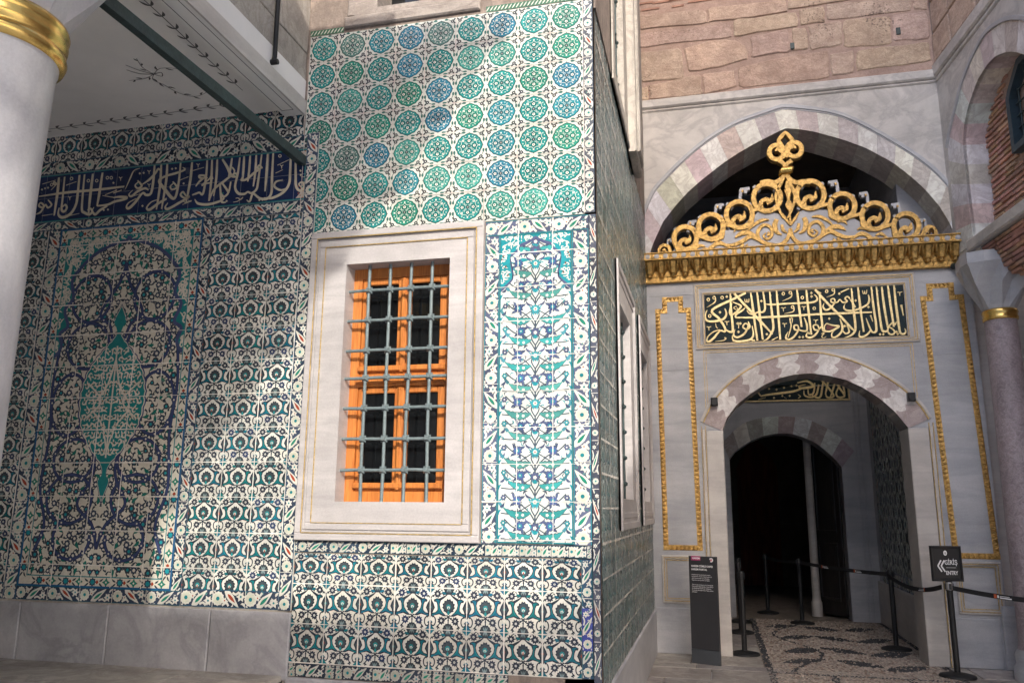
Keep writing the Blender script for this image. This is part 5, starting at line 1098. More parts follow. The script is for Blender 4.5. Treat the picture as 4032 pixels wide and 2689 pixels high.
I_, E_ = resample(AII, 27), resample(AIO, 27); va = MB(); rr = random.Random(3)
for i in range(9):
    c = tuple(x*rr.uniform(.85, 1) for x in ((.5, .44, .43) if i % 2 == 0 else (.85, .84, .84))); va.prism(FI, [I_[3*i+k] for k in range(4)]+[E_[3*i+3-k] for k in range(4)], -.02, .012, c, .003)
va.build('striped_arch', M['voussoir'], IW)
mb = MB(); a, b_ = zi(1320, 880), zi(1370, 1500); mb.bevbox(FI, a[0]-.02, a[0]+.015, .02, 4.2, 0, .02, .006); mb.bevbox(FI, a[0]+.05, a[0]+.08, .02, 4.2, 0, .02, .006); mb.bevbox(FI, -.1, a[0]-.02, 3.62, 3.66, 0, .02, .006); mb.build('carved_moulding', M['marble_grey'], IW)
p0, p1 = zi(648, 890), zi(1300, 884); mb = MB(); mb.bevbox(FI, p0[0]-.55, p1[0], p1[1], p1[1]+.62, -.01, .02, .004); ib = mb.build('inscription_board', M['board'], IW)
mb = MB(); ringbox(mb, FI, p0[0]-.55, p1[0], p1[1], p1[1]+.62, .028, .015, .03)
S3 = [([(1145, 745), (1132, 800), (1120, 862), (1090, 866), (1060, 845)], [10, 12, 12, 10, 4]), ([(1175, 745), (1160, 800), (1150, 850)], 11), ([(1120, 760), (1160, 800), (1200, 858), (1160, 866), (1150, 830)], [8, 12, 12, 10, 5]), ([(1210, 770), (1195, 820), (1180, 864)], 11), ([(1205, 760), (1235, 810), (1265, 858), (1228, 866), (1215, 840), (1238, 790)], [8, 12, 12, 11, 10, 8]), ([(1250, 765), (1262, 820), (1268, 850)], 10),
 ([(1110, 790), (1095, 850), (1060, 866), (1025, 855), (1020, 825)], [10, 12, 12, 10, 4]), ([(1085, 780), (1078, 840), (1050, 850), (1045, 815)], [9, 11, 10, 5]), ([(980, 780), (1040, 770), (1075, 800), (1010, 812), (990, 800), (1030, 790)], [6, 12, 16, 14, 8, 5]), ([(1010, 812), (960, 830), (880, 842), (800, 852), (760, 860)], [10, 14, 14, 12, 8]), ([(760, 860), (735, 830), (715, 850), (695, 866), (680, 860)], [8, 12, 11, 9, 3]),
 ([(860, 775), (930, 762), (1000, 752)], [4, 11, 8]), ([(820, 788), (870, 780)], [4, 8]), ([(745, 880), (790, 868)], 5), ([(900, 865), (915, 875)], 5), ([(985, 850), (1000, 862), (985, 872)], 5)]
for pts, wd in S3: mb.ribbon(FI, catmull([zi(*q) for q in pts], 5), scale_w(pts, wd, zi), .018, .03)
for x, y in ((840, 870), (890, 858), (935, 858), (975, 795), (810, 815), (855, 820), (900, 808), (945, 800)): mb.prism(FI, [zi(x-7, y), zi(x, y-7), zi(x+7, y), zi(x, y+7)], .018, .028)
mb.build('gilt_lettering', M['gold_pale'], ib)
# tiled side wall of the vestibule (right), plain wall (left), vault
SX = 2.42; FS = Frame((SX, 0, 0), (0, 1, 0), (0, 0, 1), (-1, 0, 0))
VS = empty('tiled_side_wall', (SX, 12.2, 0), 'dim vestibule wall of white octagon tiles with dark star centres', 'wall')
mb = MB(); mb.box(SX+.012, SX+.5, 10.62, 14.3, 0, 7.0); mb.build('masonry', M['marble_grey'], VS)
mb = MB(); mb.bevbox(FS, 10.62, 13.8, 0, .62, -.02, .03, .01); mb.build('plinth', M['marble_cream'], VS)
mb = MB(); y0, y1, z0, z1 = 10.7, 13.25, .82, 4.6; P_ = .33; r = 0; z = z0; rectp(mb, FS, y0, y1, z0, z1, (.03, .04, .04), .0)
while z < z1+P_/2:
    y = y0+(P_/2 if r % 2 else 0)
    while y < y1+P_/2:
        k = random.uniform(.75, 1); cols = dict(dk=(.02, .035, .035), wht=(.52*k, .54*k, .48*k), teal=(.02, .09, .085)); bx = ((y0-y)/P_/.7, (y1-y)/P_/.7, (z0-z)/P_/.7, (z1-z)/P_/.7)
        place(mb, FS, OCT, y, z, P_*.70, P_*.70, cols, .002, (max(-1, bx[0]), min(1, bx[1]), max(-1, bx[2]), min(1, bx[3]))); y += P_
    z += P_*.5*1.0; r += 1
strip(mb, FS, 13.25, 13.5, .62, 4.6, .4, TEAL, (.02, .045, .06), .0, 31, bright=.7); strip(mb, FS, 10.7, 13.25, .62, .815, .4, (.03, .09, .2), (.03, .06, .14), .0, 32, bright=.7)
mb.build('octagon_tiling', M['glaze_side'], VS)
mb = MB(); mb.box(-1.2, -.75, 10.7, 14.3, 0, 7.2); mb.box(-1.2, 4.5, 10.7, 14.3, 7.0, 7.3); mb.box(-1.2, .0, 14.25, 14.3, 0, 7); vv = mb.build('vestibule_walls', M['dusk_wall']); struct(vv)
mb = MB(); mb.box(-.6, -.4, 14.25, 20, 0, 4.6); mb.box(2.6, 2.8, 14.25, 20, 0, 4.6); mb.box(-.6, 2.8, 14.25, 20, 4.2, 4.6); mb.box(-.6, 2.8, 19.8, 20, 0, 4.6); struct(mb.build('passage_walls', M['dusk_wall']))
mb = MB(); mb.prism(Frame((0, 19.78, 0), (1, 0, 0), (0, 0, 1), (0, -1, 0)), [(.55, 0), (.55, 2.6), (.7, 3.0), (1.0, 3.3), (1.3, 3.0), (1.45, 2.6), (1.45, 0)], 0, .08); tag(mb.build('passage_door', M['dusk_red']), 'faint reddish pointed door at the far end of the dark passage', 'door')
# door leaf and stone post in the inner archway
DL = empty('door_leaf', (2.0, 14.0, 0), 'black panelled door leaf standing open in the inner archway', 'door')
mb = MB(); FDL = Frame((1.58, 14.55, 0), (.62, -.70, 0), (0, 0, 1), (-.70, -.62, 0)); mb.bevbox(FDL, 0, .62, .03, 3.1, -.06, 0, .006)
for a, b_ in ((.25, 1.15), (1.3, 2.9)): ringbox(mb, FDL, .09, .53, a, b_, .05, -.01, .02)
mb.build('leaf', M['wood_dark'], DL); mb = MB(); mb.tube([FDL.at(.08, 1.2, .01), FDL.at(.08, 1.2, .05), FDL.at(.08, 1.1, .05)], .012, 8); mb.build('handle', M['steel'], DL)
mb = MB(); c = (1.55, 14.35); mb.lathe(c, [(.085, 0), (.085, .22), (.072, .24), (.065, .3), (.062, 2.9), (.08, 2.95), (.08, 3.05)], 16); tag(mb.build('stone_post', M['marble_cream']), 'slim pale stone post beside the black door leaf', 'post')

# ------------------------------------------------------------------ arcade wall on the right: pier, striped arch, brick infill with a barred window
AW = empty('arcade_wall', (2.91, YD, 4.5), 'right hand wall with striped arch and thin red brick infill', 'wall')
ze = lambda s, z, d=0: FE.at(s, z, d)
EI = [(.52, 4.62), (.50, 5.3), (.52, 5.85), (.60, 6.02), (.74, 6.16), (.90, 6.27), (1.06, 6.35), (1.28, 6.385), (1.47, 6.37), (1.68, 6.29), (1.85, 6.19), (2.02, 6.05), (2.15, 5.85), (2.22, 5.3), (2.22, 4.62)]
EO = [(.12, 4.62), (.10, 5.3), (.12, 5.95), (.22, 6.09), (.34, 6.20), (.50, 6.35), (.68, 6.50), (.97, 6.64), (1.32, 6.72), (1.68, 6.64), (1.95, 6.50), (2.2, 6.30), (2.45, 6.0), (2.58, 5.4), (2.62, 4.62)]
mb = MB(); mb.prism(FE, [(-.02, 4.62)]+[(x-.01 if x < 1.3 else x+.01, z+.01) for x, z in EI]+[(2.9, 4.62), (2.9, 6.92), (-.02, 6.92)], -.45, 0); mb.prism(FE, [(-.02, 6.92), (8.8, 6.92), (8.8, 12.3), (-.02, 12.3)], -.5, -.02); mb.prism(FE, [(2.9, 4.55), (8.8, 4.55), (8.8, 6.92), (2.9, 6.92)], -.5, 0)
mb.build('spandrel_masonry', M['marble_warm'], AW)
I_, E_ = resample(EI, 57), resample(EO, 57); va = MB(); rr = random.Random(13)
for i in range(19):
    c = tuple(x*rr.uniform(.88, 1.05) for x in ((.76, .69, .66) if i % 2 else (.92, .89, .85))); va.prism(FE, [I_[3*i+k] for k in range(4)]+[E_[3*i+3-k] for k in range(4)], -.03, .008, c, .004)
    for k in range(3): p, q = I_[3*i+k], I_[3*i+k+1]; va.quad(FE.at(*p, .006), FE.at(*q, .006), FE.at(*q, -.30), FE.at(*p, -.30), c)
va.build('striped_arch', M['voussoir'], AW)
mb = MB(); mb.ribbon(FE, catmull([(x, z+.01) for x, z in EO[2:-2]], 4), .045, -.01, .026); mb.build('arch_moulding', M['marble_grey'], AW)
mb = MB(); mb.bevbox(FE, 0, 8.8, 6.95, 7.12, -.02, .045, .02); mb.bevbox(FE, 0, 8.8, 6.89, 6.945, -.02, .02, .012); mb.build('string_course', M['marble_warm'], AW)
mb = MB(); z = 7.15; row = 0
while z < 12.2:
    s = 0.03; h = rr.uniform(.34, .5)
    while s < 8.7:
        L = rr.uniform(.45, .9); k = rr.uniform(.85, 1.1); mb.prism(FE, [(s, z), (min(8.75, s+L), z), (min(8.75, s+L), z+h-.03), (s, z+h-.03)], -.03, rr.uniform(0, .014), (k, k, k*.98), .014); s += L+.03
    z += h
mb.build('ashlar', M['ashlar'], AW)
mb = MB(); mb.fbox(FE, .45, 2.3, 4.4, 6.45, -.34, -.27); mb.build('mortar_bed', M['mortar'], AW)
mb = MB(); z = 4.70
W0, W1, Z0, Z1 = 1.20, 1.93, 5.38, 6.30
while z < 6.42:
    s = .47+rr.uniform(0, .1)
    while s < 2.25:
        L = rr.uniform(.16, .32); a, b_ = s, min(s+L, 2.25)
        if not (z > Z0-.06 and b_ > W0-.02 and a < W1+.02):
            k = rr.uniform(.75, 1.2); t = rr.uniform(-.008, .008); mb.prism(FE, [(a, z), (b_, z+t), (b_, z+.032+t), (a+.004, z+.034)], -.28, -.255+rr.uniform(0, .018), (k, k*rr.uniform(.8, 1.05), k*rr.uniform(.75, 1.05)), .005)
        s += L+.012
    z += .062
mb.build('brick_infill', M['brick'], AW)
wf = MB(); PO = [(1.20, 5.38), (1.20, 6.0), (1.26, 6.08), (1.50, 6.30), (1.66, 6.30), (1.90, 6.08), (1.94, 5.98), (1.94, 5.38)]; PI = [(1.27, 5.45), (1.27, 5.97), (1.32, 6.04), (1.53, 6.23), (1.63, 6.23), (1.84, 6.04), (1.87, 5.95), (1.87, 5.45)]
for i in range(8):
    j = (i+1) % 8; wf.prism(FE, [PO[i], PO[j], PI[j], PI[i]], -.30, -.17)
wn = wf.build('window', M['teal_frame'], AW)
g_ = MB()
for k in range(4): s = 1.27+.6*(k+.5)/4; g_.tube([FE.at(s, 5.42, -.24), FE.at(s, 6.2 if 0 < k < 3 else 6.05, -.24)], .010, 6)
for k in range(5):
    z = 5.5+.135*k; g_.tube([FE.at(1.25, z, -.24), FE.at(1.89, z, -.24)], .010, 6)
    for j in range(4): c = FE.at(1.27+.6*(j+.5)/4, z, -.24); g_.lathe((c.x, c.y), [(0, z-.02), (.02, z-.008), (.02, z+.008), (0, z+.02)], 6)
g_.build('grille', M['iron_dark'], wn); p_ = MB(); p_.prism(FE, PI, -.30, -.285); p_.build('pane', M['glass'], wn)
mb = MB(); mb.bevbox(FE, .44, 8.8, 4.54, 4.67, -.4, .06, .015); mb.build('stone_ledge', M['marble_warm'], AW)
# brick springing under the ledge, curving back as the portico vault
mb = MB()
for k in range(16):
    a = k/16; d = -.02-.55*a*a; z = 4.52-.045*k
    s = .56+.02*k+.012*k*k*.3
    while s < 8.6:
        L = rr.uniform(.2, .42); k2 = rr.uniform(.7, 1.15); e = min(s+L, 8.7); q = rr.uniform(0, .02)
        A = [FE.at(s, z, d+q), FE.at(e, z, d+q), FE.at(e, z-.03, d+q-.01), FE.at(s, z-.03, d+q-.01)]; B_ = [p+FE.N*-.3 for p in A]; mb.loft([B_, A], False, True, (k2, k2*rr.uniform(.8, 1), k2*rr.uniform(.75, 1))); s += L+.012
mb.build('brick_vault', M['brick'], AW)
mb = MB()
rings = []
for k in range(17):
    a = k/16; d = -.04-.55*a*a; z = 4.53-.045*k; rings.append([FE.at(.53+.02*k+.0036*k*k, z, d), FE.at(8.8, z, d)])
mb.loft(rings, closed=False); mb.fbox(FE, .4, 8.8, 4.6, 4.8, -2.2, -.2); mb.fbox(FE, .0, 8.8, -.02, 4.7, -2.4, -2.2); mb.build('vault_mortar', M['mortar'], AW)
mb = MB(); mb.fbox(FD, 3.0, 5.6, 0, 4.78, -.5, -.10); mb.bevbox(FD, 3.36, 3.5, 0, 4.2, -.06, -.01, .02); mb.bevbox(FD, 3.62, 4.8, .4, 4.0, -.06, -.03, .01); mb.build('portico_end_wall', M['marble_cream'], AW)
# slim right hand column carrying the pier
CC = (3.13, 9.63); RC = empty('column', (CC[0], CC[1], 0), 'slim mauve stone column with brass collar beside the gateway', 'column')
mb = MB(); mb.lathe(CC, [(.19, .30), (.172, .36), (.170, 1.5), (.158, 3.70)], 32); mb.build('shaft', M['plinth'] if False else stone('mauve granite', (.33, .265, .275), (.22, .175, .185), (.42, .36, .36), 9, (1, 1, 1), (0, 0, 0), .5, .2, grain=.5), RC)
mb = MB(); mb.lathe(CC, [(.24, 0), (.24, .12), (.21, .16), (.22, .24), (.19, .30)], 32); mb.build('base', M['marble_grey'], RC)
mb = MB(); mb.lathe(CC, [(.160, 3.70), (.172, 3.705), (.176, 3.73), (.168, 3.75), (.172, 3.77), (.178, 3.79), (.168, 3.815), (.155, 3.82)], 32); mb.build('collar', M['brass'], RC)
def capital(mb, c, r, h0, h1, half, ang=0):
    n = 16; bot = [Vector((c[0]+r*math.cos(6.2832*k/n+ang), c[1]+r*math.sin(6.2832*k/n+ang), h0)) for k in range(n)]
    sq = []
    for k in range(n):
        a = 6.2832*k/n; m_ = max(abs(math.cos(a)), abs(math.sin(a))); q = half/m_
        q = min(q, half*1.22); sq.append(Vector((c[0]+q*math.cos(a+ang), c[1]+q*math.sin(a+ang), h1)))
    # folded triangles: alternate ribs pushed out and in
    midr = []
    for k in range(n):
        p = bot[k].lerp(sq[k], .55); o = Vector((c[0], c[1], p.z)); v = (p-o); f = 1.10 if k % 2 == 0 else .90; midr.append(o+v*f)
    mb.loft([bot, midr, sq], True, True)
    mb.loft([sq, [Vector((p.x, p.y, h1+.12)) for p in sq]], True, True)
mb = MB(); capital(mb, CC, .165, 3.82, 4.30, .36, -.123); mb.build('capital', M['marble_grey'], RC)
mb = MB(); mb.fbox(FE, .02, .66, 4.42, 4.64, -.46, .0); mb.build('impost', M['marble_warm'], RC)
p, q = on_y(3785, 1006, YD-.05), on_y(3866, 1000, 9.75); mb = MB(); mb.tube([(2.86, 10.16, 4.50), (3.0, 9.9, 4.44), (3.10, 9.55, 4.40)], .035, 8); tag(mb.build('tie_bar', M['iron_dark']), 'short black iron bar between the golden cornice and the right column capital', 'tie bar')

# ------------------------------------------------------------------ portico on the left: ceiling with painted garlands, beam, stone parapet
PT = empty('portico', (-3.2, 4.0, 4.78), 'white painted portico ceiling and stone beam at upper left', 'portico')
mb = MB(); mb.box(-9, -3.285, -3, 5.5, 4.84, 5.1); mb.build('ceiling', M['plaster'], PT)
mb = MB(); mb.box(-3.286, -3.116, -3, 5.5, 4.78, 5.08); mb.build('beam', M['plaster'], PT)
mb = MB(); mb.box(-3.116, -3.100, -3, 5.5, 4.775, 4.90); mb.build('beam_edge', M['marble_cream'], PT)
mb = MB(); rr = random.Random(21); z = 4.905
for h in (.42, .48, .5, .5):
    y = -3.0
    while y < 5.5:
        L = rr.uniform(.7, 1.3); e = min(5.5, y+L); F2 = Frame((-3.122, 0, 0), (0, 1, 0), (0, 0, 1), (1, 0, 0)); mb.bevbox(F2, y+.002, e-.002, z+.002, z+h-.002, -.15, rr.uniform(0, .008), .006); y = e
    z += h
mb.build('parapet', M['tanstone'], PT)
mb = MB(); mb.box(-3.4, -1.25, -6, 3.0, 6.95, 7.1); mb.box(-9, -3.13, -3, 5.49, 6.82, 6.95); mb.build('eave', M['tanstone'], PT)
mb = MB()
for k in range(20): x = -1.23+.052*k; mb.box(x, x+.048*(1-k/22), -6, 3.0, 6.97, 7.0)
for k in range(10): y = -6+.95*k; mb.box(-1.25, -.15, y, y+.05, 7.0, 7.06)
mb.build('shadow_slats', M['wood_dark'], PT)  # slats added beyond the eave, out of view, to soften its shadow edge
FCL = Frame((0, 0, 4.84), (1, 0, 0), (0, 1, 0), (0, 0, -1)); zg = lambda x, y: (lambda v: (v.x*3.18/v.z, v.y*3.18/v.z))(ray(x*.5739, y*.5739))
mb = MB(); rr = random.Random(6)
def garland(P, w_=.010, lf=.09, step=.075, both=True):
    q = catmull(P, 14); d = 0; mb.ribbon(FCL, q, [w_*.6, w_, w_*.6], None, .002); last = q[0]; s = 1
    for a, b_ in zip(q, q[1:]):
        d += math.hypot(b_[0]-a[0], b_[1]-a[1])
        if d > step:
            d = 0; t = math.atan2(b_[1]-a[1], b_[0]-a[0]); s = -s
            for sg in ((1, -1) if both else (s,)):
                an = t+sg*.55; mb.poly(FCL, leaf(b_, (b_[0]+lf*math.cos(an)*rr.uniform(.8, 1.1), b_[1]+lf*math.sin(an)*rr.uniform(.8, 1.1)), lf*.27, sg*.12), None, .0024)
garland([(-6.6, 5.36), (-5.46, 5.35), (-4.5, 5.33), (-3.64, 5.30)], .008, .075, .105); garland([(-3.43, 2.6), (-3.43, 3.95), (-3.445, 4.6), (-3.45, 5.13)][::-1], .008, .075, .10)
garland([(-3.97, 4.76), (-3.86, 4.70), (-3.72, 4.76), (-3.665, 4.94), (-3.70, 5.07)], .006, .06, .07, False); garland([(-3.97, 4.76), (-4.03, 4.83), (-4.00, 4.91), (-3.96, 5.06), (-3.86, 5.13), (-3.70, 5.07)], .006, .06, .07, False)
for P in ([(-3.97, 4.76), (-3.99, 4.66), (-3.95, 4.54)], [(-3.97, 4.76), (-4.08, 4.80), (-4.22, 4.80)]): garland(P, .006, .05, .06, False)
for P in ([(-3.97, 4.76), (-4.04, 4.69), (-4.09, 4.60)], [(-3.97, 4.76), (-4.07, 4.73), (-4.13, 4.66)], [(-3.97, 4.76), (-3.93, 4.80), (-3.90, 4.75), (-3.97, 4.76)], [(-3.70, 5.07), (-3.66, 5.14), (-3.62, 5.18)], [(-3.70, 5.07), (-3.72, 5.15), (-3.69, 5.22)]): mb.ribbon(FCL, catmull(P, 6), .007, None, .0022)
mb.build('painted_garland', M['paint_dark'], PT)
mb = MB(); FB = Frame((0, 0, 4.78), (1, 0, 0), (0, 1, 0), (0, 0, -1))
for a in ((-3.258, -3.254, -3, 5.40), (-3.160, -3.156, -3, 5.40), (-3.258, -3.156, 5.396, 5.40)): mb.fbox(FB, *a, 0, .0015)
mb.build('painted_line', M['paint_line'], PT)
# big left column
CL = (-3.2, 2.77); LC = empty('column', (CL[0], CL[1], .495), 'large pale veined marble column with gilt collar at the left edge', 'column')
mb = MB(); mb.lathe(CL, [(.33, .495), (.33, .62), (.29, .66), (.30, .74), (.258, .80)], 48); mb.build('base', M['marble_col'], LC)
mb = MB(); mb.lathe(CL, [(.252, .79), (.247, 1.2), (.246, 2.2), (.252, 3.2), (.262, 3.66), (.270, 3.69), (.272, 3.72)], 64); mb.build('shaft', M['marble_col'], LC)
mb = MB(); mb.lathe(CL, [(.268, 3.705), (.292, 3.712), (.302, 3.74), (.296, 3.765), (.281, 3.775), (.285, 3.785), (.296, 3.80), (.300, 3.825), (.293, 3.845), (.297, 3.855), (.302, 3.875), (.295, 3.895), (.275, 3.90)], 64); mb.build('collar', M['brass'], LC)
mb = MB(); capital(mb, CL, .280, 3.905, 4.62, .50); mb.build('capital', M['marble_col'], LC)
# tie rod from the wall to the column, short bar on the parapet
mb = MB(); N_ = 12
for k in range(1): 
    A, B_ = Vector((-3.095, 5.56, 4.372)), Vector((-3.19, 2.70, 4.40)); rings = []
    for i in range(N_+1):
        c = A.lerp(B_, i/N_); r = .036+random.uniform(-.002, .002); rings.append([c+Vector((x*r, 0, z*r*1.1)) for x, z in ((-1, -.8), (.8, -1), (1, .8), (-.8, 1))])
    mb.loft(rings, True, True)
tag(mb.build('tie_rod', M['iron_dark']), 'long square dark green iron tie rod from the tiled wall towards the column', 'tie rod')
mb = MB(); mb.tube([(-3.085, 4.94, 6.4), (-3.085, 4.945, 5.6), (-3.085, 4.96, 4.98), (-3.10, 4.965, 4.935)], .018, 8); mb.tube([(-3.13, 4.966, 4.94), (-3.06, 4.966, 4.94)], .022, 8); tag(mb.build('iron_bar', M['black']), 'thin upright black iron bar fixed to the stone face above the portico beam', 'bar')

# ------------------------------------------------------------------ queue barrier posts and belts
def make_post():
    t = empty('stanchion'); mb = MB(); mb.lathe((0, 0), [(.175, 0), (.175, .012), (.168, .020), (.12, .032), (.05, .045), (.034, .05)], 40); mb.build('base', M['rubber'], t)
    mb = MB(); mb.lathe((0, 0), [(.030, .045), (.030, .845)], 20); mb.build('pole', M['black'], t)
    mb = MB(); mb.lathe((0, 0), [(.034, .845), (.036, .85), (.036, .925), (.030, .94), (.0, .942)], 20)
    for a in (0, 1.5708, 3.1416, 4.7124): c, s = math.cos(a), math.sin(a); mb.fbox(Frame((0, 0, 0), (c, s, 0), (0, 0, 1), (-s, c, 0)), .03, .042, .86, .92, -.012, .012)
    mb.build('belt_head', M['black'], t); return t
def copy_tree(o):
    c = o.copy(); COL.objects.link(c)
    for ch in o.children:
        d = ch.copy(); COL.objects.link(d); d.parent = c
    return c
POSTS = [((2.36, 9.63), 'black barrier post carrying the entry sign in front of the right gate jamb'), ((2.10, 11.24), 'black barrier post inside the gateway on the right with its round base on the pebbles'), ((1.22, 13.35), 'black barrier post standing before the inner archway at its middle'), ((.80, 14.5), 'faint black barrier post inside the dark inner archway'),
         ((.285, 10.36), 'front black barrier post just behind the left gate jamb'), ((.30, 12.12), 'middle black barrier post in the row behind the left gate jamb'), ((.33, 13.25), 'rearmost black barrier post in the row behind the left gate jamb'), ((3.45, 8.35), 'black barrier post beyond the right edge, end of the long printed belt')]
proto = make_post(); posts = []
for i, ((x, y), lab) in enumerate(POSTS):
    o = proto if i == 0 else copy_tree(proto); o.location = (x, y, .004); tag(o, lab, 'barrier post', 'queue barrier posts'); posts.append(o)
# entry sign on the first post
t = posts[0]; bpy.context.view_layer.update()
FSN = Frame((2.36, 9.63, 0), Vector((.985, .17, 0)).normalized(), (0, 0, 1), Vector((.17, -.985, 0)).normalized())
mb = MB(); ringbox(mb, FSN, -.165, .150, .945, 1.305, .022, -.012, .020); mb.fbox(FSN, -.148, .133, .96, 1.29, -.01, .006); sg = mb.build('sign', M['black'], t)
mb = MB(); mb.lathe((2.36, 9.63), [(.037, .86), (.0375, .862), (.0375, .935), (.037, .937)], 20); mb.build('steel_band', M['steel'], t)
def text(s, size, F, u, v, d, mat, parent, name='lettering', align='LEFT', bold=0.0, sx=1.0, thick=.0008):
    cu = bpy.data.curves.new(name, 'FONT'); cu.body = s; cu.size = size; cu.align_x = align; cu.extrude = thick; cu.offset = bold
    o = bpy.data.objects.new(name, cu); COL.objects.link(o); bpy.context.view_layer.update()
    me = bpy.data.meshes.new_from_object(o.evaluated_get(bpy.context.evaluated_depsgraph_get())); bpy.data.objects.remove(o); bpy.data.curves.remove(cu)
    for vv_ in me.vertices:
        p = F.at(u+vv_.co.x*sx, v+vv_.co.y, d+vv_.co.z); vv_.co = p
    me.materials.clear(); me.materials.append(mat); ob = bpy.data.objects.new(name, me); COL.objects.link(ob); ob.parent = parent
    ob.matrix_parent_inverse = Matrix.Translation(-Vector(parent.location)) if parent.parent is None else Matrix.Identity(4)
    return ob
text('GİRİŞ', .064, FSN, -.028, 1.115, .0075, M['white'], sg, bold=.0008, sx=.72); text('ENTRY', .056, FSN, -.022, 1.012, .0075, M['white'], sg, bold=.0008, sx=.70)
mb = MB()
for o in (0, .034):
    for sgn in (1, -1): mb.ribbon(FSN, [(-.062+o, 1.10+sgn*.058), (-.098+o, 1.10)], [.014, .014], .005, .0085)
mb.fbox(FSN, -.015, .085, 1.082, 1.085, .005, .0075); mb.build('arrow', M['white'], sg)
mb = MB(); mb.prism(FSN, [(-.012+.018*math.cos(a), 1.232+.026*math.sin(a)) for a in [.3927*k for k in range(16)]], .005, .0078); e_ = mb.build('emblem', M['white'], sg)
mb = MB(); mb.prism(FSN, [(-.012+.009*math.cos(a), 1.230+.014*math.sin(a)) for a in [.3927*k for k in range(16)]], .007, .0086); mb.prism(FSN, [(-.016, 1.215), (-.008, 1.215), (-.008, 1.223), (-.016, 1.223)], .0070, .0088); mb.build('emblem_mark', M['steel'], sg)
def belt(a, b_, z0, z1, sag, lab, marks):
    A, B_ = Vector((a[0], a[1], z0)), Vector((b_[0], b_[1], z1)); h = Vector((B_.x-A.x, B_.y-A.y, 0)).normalized(); nn = Vector((h.y, -h.x, 0))
    if nn.y > 0: nn = -nn
    def at(t, v, d): return A.lerp(B_, t)-Vector((0, 0, 4*sag*t*(1-t)))+Vector((0, 0, v))+nn*d+h*0
    root = None; mb = MB(); n = 24
    mb.loft([[at(k/n, .024, .001), at(k/n, .024, -.001), at(k/n, -.024, -.001), at(k/n, -.024, .001)] for k in range(n+1)], True, True)
    o = mb.build('barrier_belt', M['belt']); tag(o, lab, 'barrier belt', 'barrier belts')
    L = (B_-A).length
    for m_ in marks:
        od = MB(); wp = MB()
        def patch(mm, t0, t1, v0, v1, d=.0018):
            k = 6; mm.loft([[at(t0+(t1-t0)*i/k, v0, d), at(t0+(t1-t0)*i/k, v1, d)] for i in range(k+1)], closed=False)
        u = 1/L; patch(od, m_-.028*u, m_+.0*u, -.019, .019); patch(wp, m_+.006*u, m_+.024*u, -.014, .012); patch(wp, m_+.032*u, m_+.13*u, .004, .009); patch(wp, m_+.032*u, m_+.15*u, -.016, -.004)
        od.build('printed_emblem', M['orange'], o); wp.build('printed_words', M['white'], o)
belt((2.295, 9.66), (2.055, 11.22), .885, .89, .09, 'black belt sagging between the sign post and the post inside the gateway', [.30]); belt((2.36, 9.63), (3.45, 8.35), .885, .885, .05, 'black printed belt running from the entry sign post off to the right', [.30, .62, .9])
belt((1.22, 13.35), (2.10, 11.24), .89, .89, .02, 'black belt crossing the gateway in front of the open door leaf', [.30, .66]); belt((.80, 14.5), (1.22, 13.35), .89, .89, .02, 'faint black belt between the two posts by the inner archway', [])
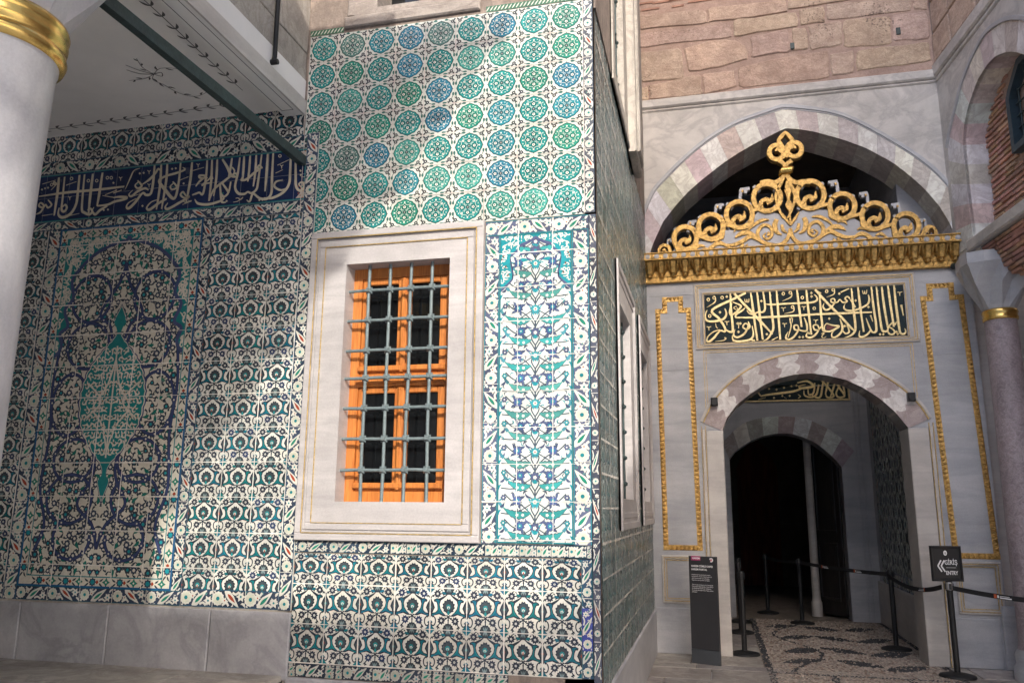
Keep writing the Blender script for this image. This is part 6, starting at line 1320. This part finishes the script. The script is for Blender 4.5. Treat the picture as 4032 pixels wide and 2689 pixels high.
# information panel
IP = empty('information_panel', (-.14, 9.6, 0), 'tall charcoal information panel with magenta heading in front of the left pilaster', 'information panel')
u = Vector((.33, -.13, 0)).normalized(); FP = Frame((-.30, 9.665, 0), u, (0, 0, 1), (u.y, -u.x, 0)); Wd = .325
mb = MB(); mb.bevbox(FP, 0, Wd, .155, 1.145, -.035, 0, .003); bd_ = mb.build('body', M['panel'], IP)
mb = MB(); mb.bevbox(FP, 0, Wd, .0, .153, -.037, .003, .003); mb.build('foot', M['panel_foot'], IP)
mb = MB(); mb.fbox(FP, .033, .142, 1.098, 1.147, -.001, .002); hd = mb.build('heading_plate', M['magenta'], IP)
text('HAREM', .028, FP, .044, 1.113, .0026, M['white'], hd, bold=.0008, thick=.0004); text('HAREM CÜMLE KAPISI', .0285, FP, .031, 1.028, .0012, M['white'], bd_, bold=.0007, thick=.0004, sx=.90); text('HAREM PORTAL', .0285, FP, .031, .992, .0012, M['white'], bd_, bold=.0007, thick=.0004, sx=.90)
T1 = ['Saray Hareminin ana giriş kapısıdır. Kapının', 'üzerinde Kur\'an-ı Kerim\'in Ahzab Suresinin 53.', 'Ayeti "Ey iman edenler, izin verilmedikçe', 'Peygamberin evine girmeyin" yazmaktadır.']
T2 = ['This is the main entrance into the Palace Harem.', 'The inscription above the door is Verse 53 from', 'the Ahzab Surah of the Koran: "O Believers,', 'do not enter the houses of the Prophet, without', 'permission."']
for k, s in enumerate(T1): text(s, .0148, FP, .032, .940-.0195*k, .0012, M['white'], bd_, thick=.0003, sx=.85)
for k, s in enumerate(T2): text(s, .0148, FP, .032, .832-.0195*k, .0012, M['white'], bd_, thick=.0003, sx=.85)
mb = MB(); mb.ribbon(FP, [(.268+.018*math.cos(a), 1.108+.018*math.sin(a)) for a in [-2.2+.38*k for k in range(14)]], [.009, .012], -.001, .0025); mb.build('emblem_ring', M['white'], bd_)
mb = MB(); mb.prism(FP, rose(.268, 1.106, .013, 6, .25), -.001, .002); mb.build('emblem', M['pink'], bd_)

# ------------------------------------------------------------------ unseen walls and lattice, added to keep light off the gateway, bay and portico
mb = MB(); mb.box(-9, -3.5, .1, .3, 0, 4.84); mb.box(-9.3, -9, .1, 6, 0, 6.8); mb.box(-14, 12, -12.6, -12, 0, 11.8); mb.fbox(FE, 13.0, 18.6, 4.55, 9.8, -.5, 0); mb.fbox(FE, 8.82, 13.0, 4.55, 12.3, -.5, 0)
for k in range(26): mb.fbox(FE, 6.6+.30*k, 6.68+.30*k, 12.3, 16.2, -.1, -.02)  # lattice added above the wall, out of view, to dapple sun on the gateway
for k in range(13): mb.fbox(FE, 6.6, 14.3, 12.4+.30*k, 12.48+.30*k, -.12, -.1)
struct(mb.build('shade_walls', M['limewash']))
